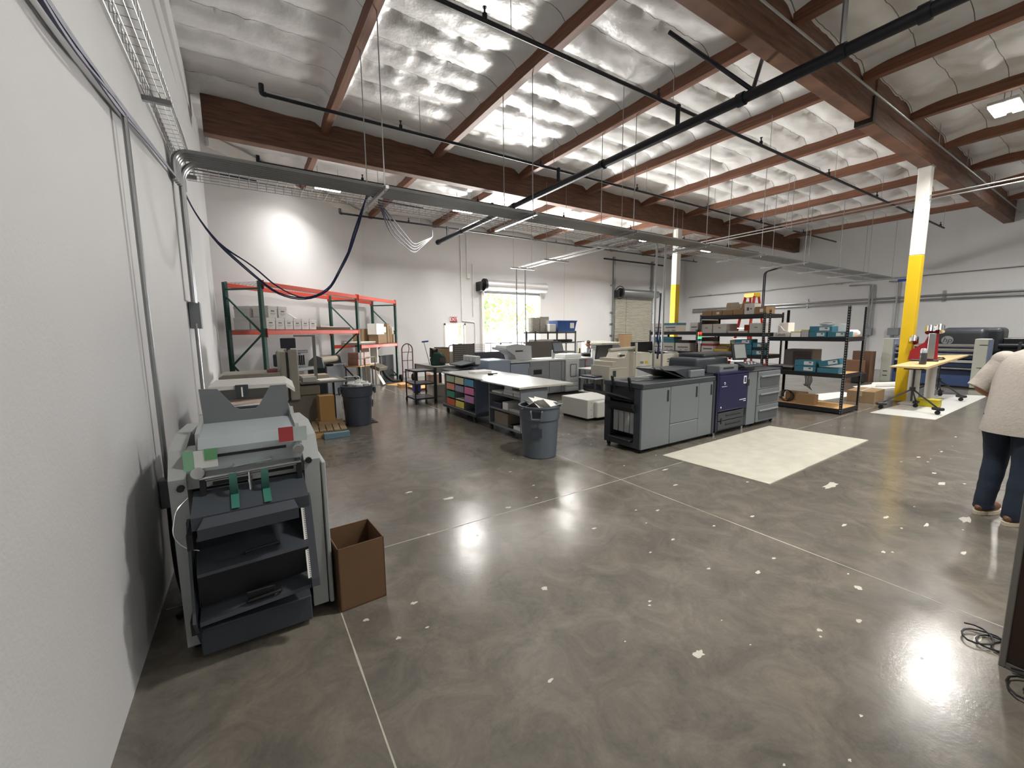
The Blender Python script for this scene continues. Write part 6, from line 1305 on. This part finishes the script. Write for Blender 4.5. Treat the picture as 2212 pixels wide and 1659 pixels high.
# ============================================================ people
SKIN = mk('skin', 'a9765a', .55, 0, .06, 12); HAIR = mk('dark_hair', '17130f', .6, 0, .3, 30)
def skin_mesh(name, verts, edges, radii, mat, parent, sub=2):
    me = bpy.data.meshes.new(name); me.from_pydata(verts, edges, []); o = bpy.data.objects.new(name, me); COL.objects.link(o)
    md = o.modifiers.new('skin', 'SKIN'); md.use_smooth_shade = True; sv = me.skin_vertices[0].data
    for i, r in enumerate(radii): sv[i].radius = (r, r) if not isinstance(r, tuple) else r
    sv[0].use_root = True
    s_ = o.modifiers.new('sub', 'SUBSURF'); s_.levels = sub; s_.render_levels = sub
    dg = bpy.context.evaluated_depsgraph_get(); m2 = bpy.data.meshes.new_from_object(o.evaluated_get(dg)); bpy.data.objects.remove(o)
    m2.materials.clear(); m2.materials.append(mat); m2.name = name
    for p in m2.polygons: p.use_smooth = True
    r = bpy.data.objects.new(name, m2); COL.objects.link(r); r.parent = parent; return r
def loft(rings, n=20, wob=0, seed=0):
    """rings: (cx, cy, z, rx, ry [, tilt])"""
    m = MB(); co = []
    for r in rings:
        for k in range(n):
            a = 2*PI*k/n; q = 1+(wob*noise.noise(Vector((math.cos(a)*1.7+seed, math.sin(a)*1.7, r[2]*6))) if wob else 0)
            co.append((r[0]+r[3]*q*math.cos(a), r[1]+r[4]*q*math.sin(a), r[2]+(r[5]*math.sin(a) if len(r) > 5 else 0)))
    fs = [(i*n+k, i*n+(k+1) % n, (i+1)*n+(k+1) % n, (i+1)*n+k) for i in range(len(rings)-1) for k in range(n)]
    m.faces(co, fs); return m
def limb(pts, rad, n=16, wob=.05, seed=0):
    m = MB(); pp = []; rr = []
    P_ = [Vector(p) for p in pts]
    for i in range(len(P_)-1):
        for j in range(5):
            u = j/5; pp.append(P_[i].lerp(P_[i+1], u)); rr.append(rad[i]*(1-u)+rad[i+1]*u)
    pp.append(P_[-1]); rr.append(rad[-1])
    rr = [r*(1+wob*noise.noise(Vector((i*.9, seed, 0)))*2) for i, r in enumerate(rr)]
    m.tube(pp, rr, n, True); return m
def subd(o, l=1): s_ = o.modifiers.new('s', 'SUBSURF'); s_.levels = l; s_.render_levels = l; return o
def body(root, J, head=True):
    """J: joint positions; one continuous skinned body with hands of five fingers"""
    V = []; E = []; R = []
    def add(p, r, par=None):
        V.append(tuple(p)); R.append(r); i = len(V)-1
        if par is not None: E.append((par, i))
        return i
    pel = add(J['pelvis'], .13); sp = add(J['waist'], .125, pel); ch = add(J['chest'], .14, sp); nk = add(J['neck'], .062, ch); hd = add(J['jaw'], .075, nk); cr = add(J['skull'], .098, hd); add(J['crown'], .07, cr)
    for s in ('L', 'R'):
        sh = add(J['shoulder'+s], .055, ch); el = add(J['elbow'+s], .046, sh); mid = add((Vector(J['elbow'+s])*.45+Vector(J['wrist'+s])*.55), .042, el); wr = add(J['wrist'+s], .029, mid)
        w_ = Vector(J['wrist'+s]); d = (w_-Vector(J['elbow'+s])).normalized(); side = d.cross(Vector((0, 0, 1))).normalized(); dn = d.cross(side)
        if dn.z > 0: dn = -dn
        pm = add(w_+d*.05, (.036, .018), wr)
        for k, L_ in enumerate((.075, .085, .08, .062)):
            o_ = side*(k-1.5)*.02; a = add(w_+d*.095+o_, .0095, pm); b = add(w_+d*(.095+L_*.5)+o_*1.1+dn*.012, .0085, a); add(w_+d*(.095+L_*.85)+o_*1.1+dn*.035, .007, b)
        ts = side*(-.036 if s == 'L' else .036); a = add(w_+d*.035+ts, .011, pm); add(w_+d*.075+ts*1.5+dn*.012, .009, a)
        hp = add(J['hip'+s], .1, pel); kn = add(J['knee'+s], .06, hp); cf = add(Vector(J['knee'+s])*.65+Vector(J['ankle'+s])*.35, .056, kn); an = add(J['ankle'+s], .038, cf); add(J['toe'+s], .034, an)
    b = skin_mesh('body', V, E, R, SKIN, root, 1)
    h = Vector(J['skull']); f = Vector(J.get('face', (0, 1, 0))); r_ = f.cross(Vector((0, 0, 1))).normalized()
    m = MB(); m.ball(h+f*.02+Vector((0, 0, -.015)), .078, .095, .118, 18, 14); m.ball(h+f*.118+Vector((0, 0, -.03)), .014, .02, .024, 8, 6); m.ball(h+r_*.08+Vector((0, 0, -.025)), .014, .022, .034, 8, 6); m.ball(h-r_*.08+Vector((0, 0, -.025)), .014, .022, .034, 8, 6)
    m.ob('head', SKIN, root, True)
    for s in (-1, 1):
        m = MB(); m.ball(h+f*.103+r_*.03*s, .012, .008, .007, 8, 6); m.ob('eye', BLACK, root, True)
    m = MB(); m.ball(h+f*.105+Vector((0, 0, -.075)), .024, .008, .007, 10, 6); m.ob('mouth', mk('lips', '8a5148', .5), root, True)
    m = MB(); m.ball(h-f*.012+Vector((0, 0, .022)), .09, .108, .108, 18, 12, .08); m.ob('hair', HAIR, root, True)
    return b
# the person at the right edge, back to the viewer
p = thing('person', 'person in an untucked pale linen shirt, dark jeans and brown shoes, seen from behind', 'person', (5.74, .62, 0), math.radians(-111.7))
J = dict(pelvis=(0, 0, .96), waist=(0, .04, 1.15), chest=(0, .11, 1.38), neck=(0, .22, 1.56), jaw=(0, .30, 1.62), skull=(0, .36, 1.71), crown=(0, .37, 1.80),
         shoulderL=(-.185, .13, 1.44), elbowL=(-.285, .0, 1.18), wristL=(-.2, .22, 1.06), shoulderR=(.185, .13, 1.44), elbowR=(.28, .1, 1.17), wristR=(.16, .32, 1.1),
         hipL=(-.095, 0, .93), kneeL=(-.105, .04, .51), ankleL=(-.11, -.03, .1), toeL=(-.115, .13, .05), hipR=(.095, 0, .93), kneeR=(.11, .0, .51), ankleR=(.118, -.08, .1), toeR=(.125, .08, .05))
body(p, J)
LIN = mk('linen_shirt', 'b9b1a8', .85, 0, .12, 40, .25, 60); DEN = mk('dark_denim', '1d2838', .85, 0, .25, 14, .2, 120)
m = loft([(0, .0, .80, .215, .165), (0, .0, .84, .212, .162), (0, .01, .95, .208, .158), (0, .03, 1.08, .2, .15), (0, .065, 1.22, .208, .15), (0, .10, 1.34, .222, .15), (0, .13, 1.42, .228, .14), (0, .155, 1.48, .205, .125), (0, .18, 1.525, .14, .1), (0, .2, 1.55, .085, .08), (0, .22, 1.585, .074, .075)], 28, .07, 3)
o = m.ob('shirt', LIN, p, True); subd(o)
for s, nm in ((-1, 'L'), (1, 'R')):
    sh, el = Vector(J['shoulder'+nm]), Vector(J['elbow'+nm]); m = limb([sh+Vector((-s*.05, 0, .02)), sh+Vector((s*.01, 0, -.02)), sh.lerp(el, .5), el+(el-sh)*.02+Vector((0, .01, 0))], [.085, .088, .082, .075], 18, .05, s); m.ball(sh+Vector((0, 0, -.005)), .1, .095, .095, 16, 10); so = m.ob('sleeve', LIN, o, True); subd(so)
    d = (el-sh).normalized(); c = el+Vector((0, .01, 0)); m = MB(); m.tube([c-d*.055, c+d*.005], .08, 18); m.ob('sleeve_cuff', LIN, so, True)
m = loft([(0, 0, 1.0, .165, .13), (0, 0, .93, .18, .14), (0, 0, .86, .18, .135)], 24); jo = m.ob('jeans', DEN, p, True)
for s, nm in ((-1, 'L'), (1, 'R')):
    hp, kn, an = Vector(J['hip'+nm]), Vector(J['knee'+nm]), Vector(J['ankle'+nm])
    m = limb([hp+Vector((-s*.005, 0, .05)), hp+Vector((0, 0, -.1)), kn+Vector((0, 0, .03)), kn.lerp(an, .5), an+Vector((0, .0, .02)), an+Vector((0, .01, -.045))], [.108, .104, .082, .075, .068, .076], 18, .07, s*3); lo = m.ob('trouser_leg', DEN, jo, True); subd(lo)
    a, t2 = Vector(J['ankle'+nm]), Vector(J['toe'+nm])
    m = MB(); m.ball((a.x, a.y+.06, .062), .052, .145, .052, 18, 10); m.ball((a.x, a.y, .095), .05, .065, .05, 14, 8); sh_ = m.ob('shoe', mk('brown_leather', '6a4428', .5, 0, .15, 14), p, True)
    m = MB(); m.prism([(a.x+.056*math.cos(q)*(1 if True else 0), a.y+.06+.155*math.sin(q)) for q in [2*PI*i/24 for i in range(24)]], 'z', .002, .034); m.ob('sole', mk('sole_cream', 'cbbfa8', .6), sh_)
# the person far back at the desk
p = thing('person', 'seated person with black hair and a dark jacket at the far desk', 'person', (11.62, 12.25, 0), 1.2)
J = dict(pelvis=(0, 0, .55), waist=(0, .02, .72), chest=(0, .04, .92), neck=(0, .06, 1.1), jaw=(0, .08, 1.15), skull=(0, .1, 1.24), crown=(0, .09, 1.32), shoulderL=(-.18, .04, 1.0), elbowL=(-.22, .14, .76), wristL=(-.12, .36, .8), shoulderR=(.18, .04, 1.0), elbowR=(.22, .14, .76), wristR=(.12, .36, .8),
         hipL=(-.09, .02, .53), kneeL=(-.1, .42, .52), ankleL=(-.1, .4, .1), toeL=(-.1, .54, .05), hipR=(.09, .02, .53), kneeR=(.1, .42, .52), ankleR=(.1, .4, .1), toeR=(.1, .54, .05))
body(p, J); JK = mk('dark_jacket', '1d1f25', .8)
m = loft([(0, 0, .5, .19, .15), (0, .02, .7, .19, .15), (0, .04, .9, .21, .15), (0, .05, 1.0, .2, .13), (0, .06, 1.06, .12, .09), (0, .06, 1.1, .075, .07)], 22, .05); o = m.ob('jacket', JK, p, True)
for s, nm in ((-1, 'L'), (1, 'R')):
    m = limb([J['shoulder'+nm], J['elbow'+nm], Vector(J['wrist'+nm])*.9+Vector(J['elbow'+nm])*.1], [.08, .065, .05], 14); m.ob('sleeve', JK, o, True); m = limb([J['hip'+nm], J['knee'+nm], J['ankle'+nm]], [.1, .075, .06], 14); m.ob('trouser_leg', DEN, p, True)
    a = Vector(J['ankle'+nm]); m = MB(); m.ball((a.x, a.y+.06, .05), .05, .14, .05, 14, 8); m.ob('shoe', BLACK, p, True)
t = thing('office_chair', 'dark office chair under the seated person at the far desk', 'chair', (11.62, 12.25, 0), 1.2)
pb('seat', BLACK, -.25, .25, -.22, .25, .37, .43, .02, 2, parent=t); pb('stem', BLACK, -.025, .025, -.025, .025, .08, .37, 0, parent=t); pb('backrest', BLACK, -.22, .22, -.27, -.2, .5, .95, .02, 2, parent=t); pb('back_support', BLACK, -.03, .03, -.25, -.2, .38, .55, 0, parent=t)
for i in range(5): a = i*2*PI/5; m = MB(); m.cyl((0, 0, .1), (.28*math.cos(a), .28*math.sin(a), .03), .02, n=6); m.ob('leg', BLACK, t)
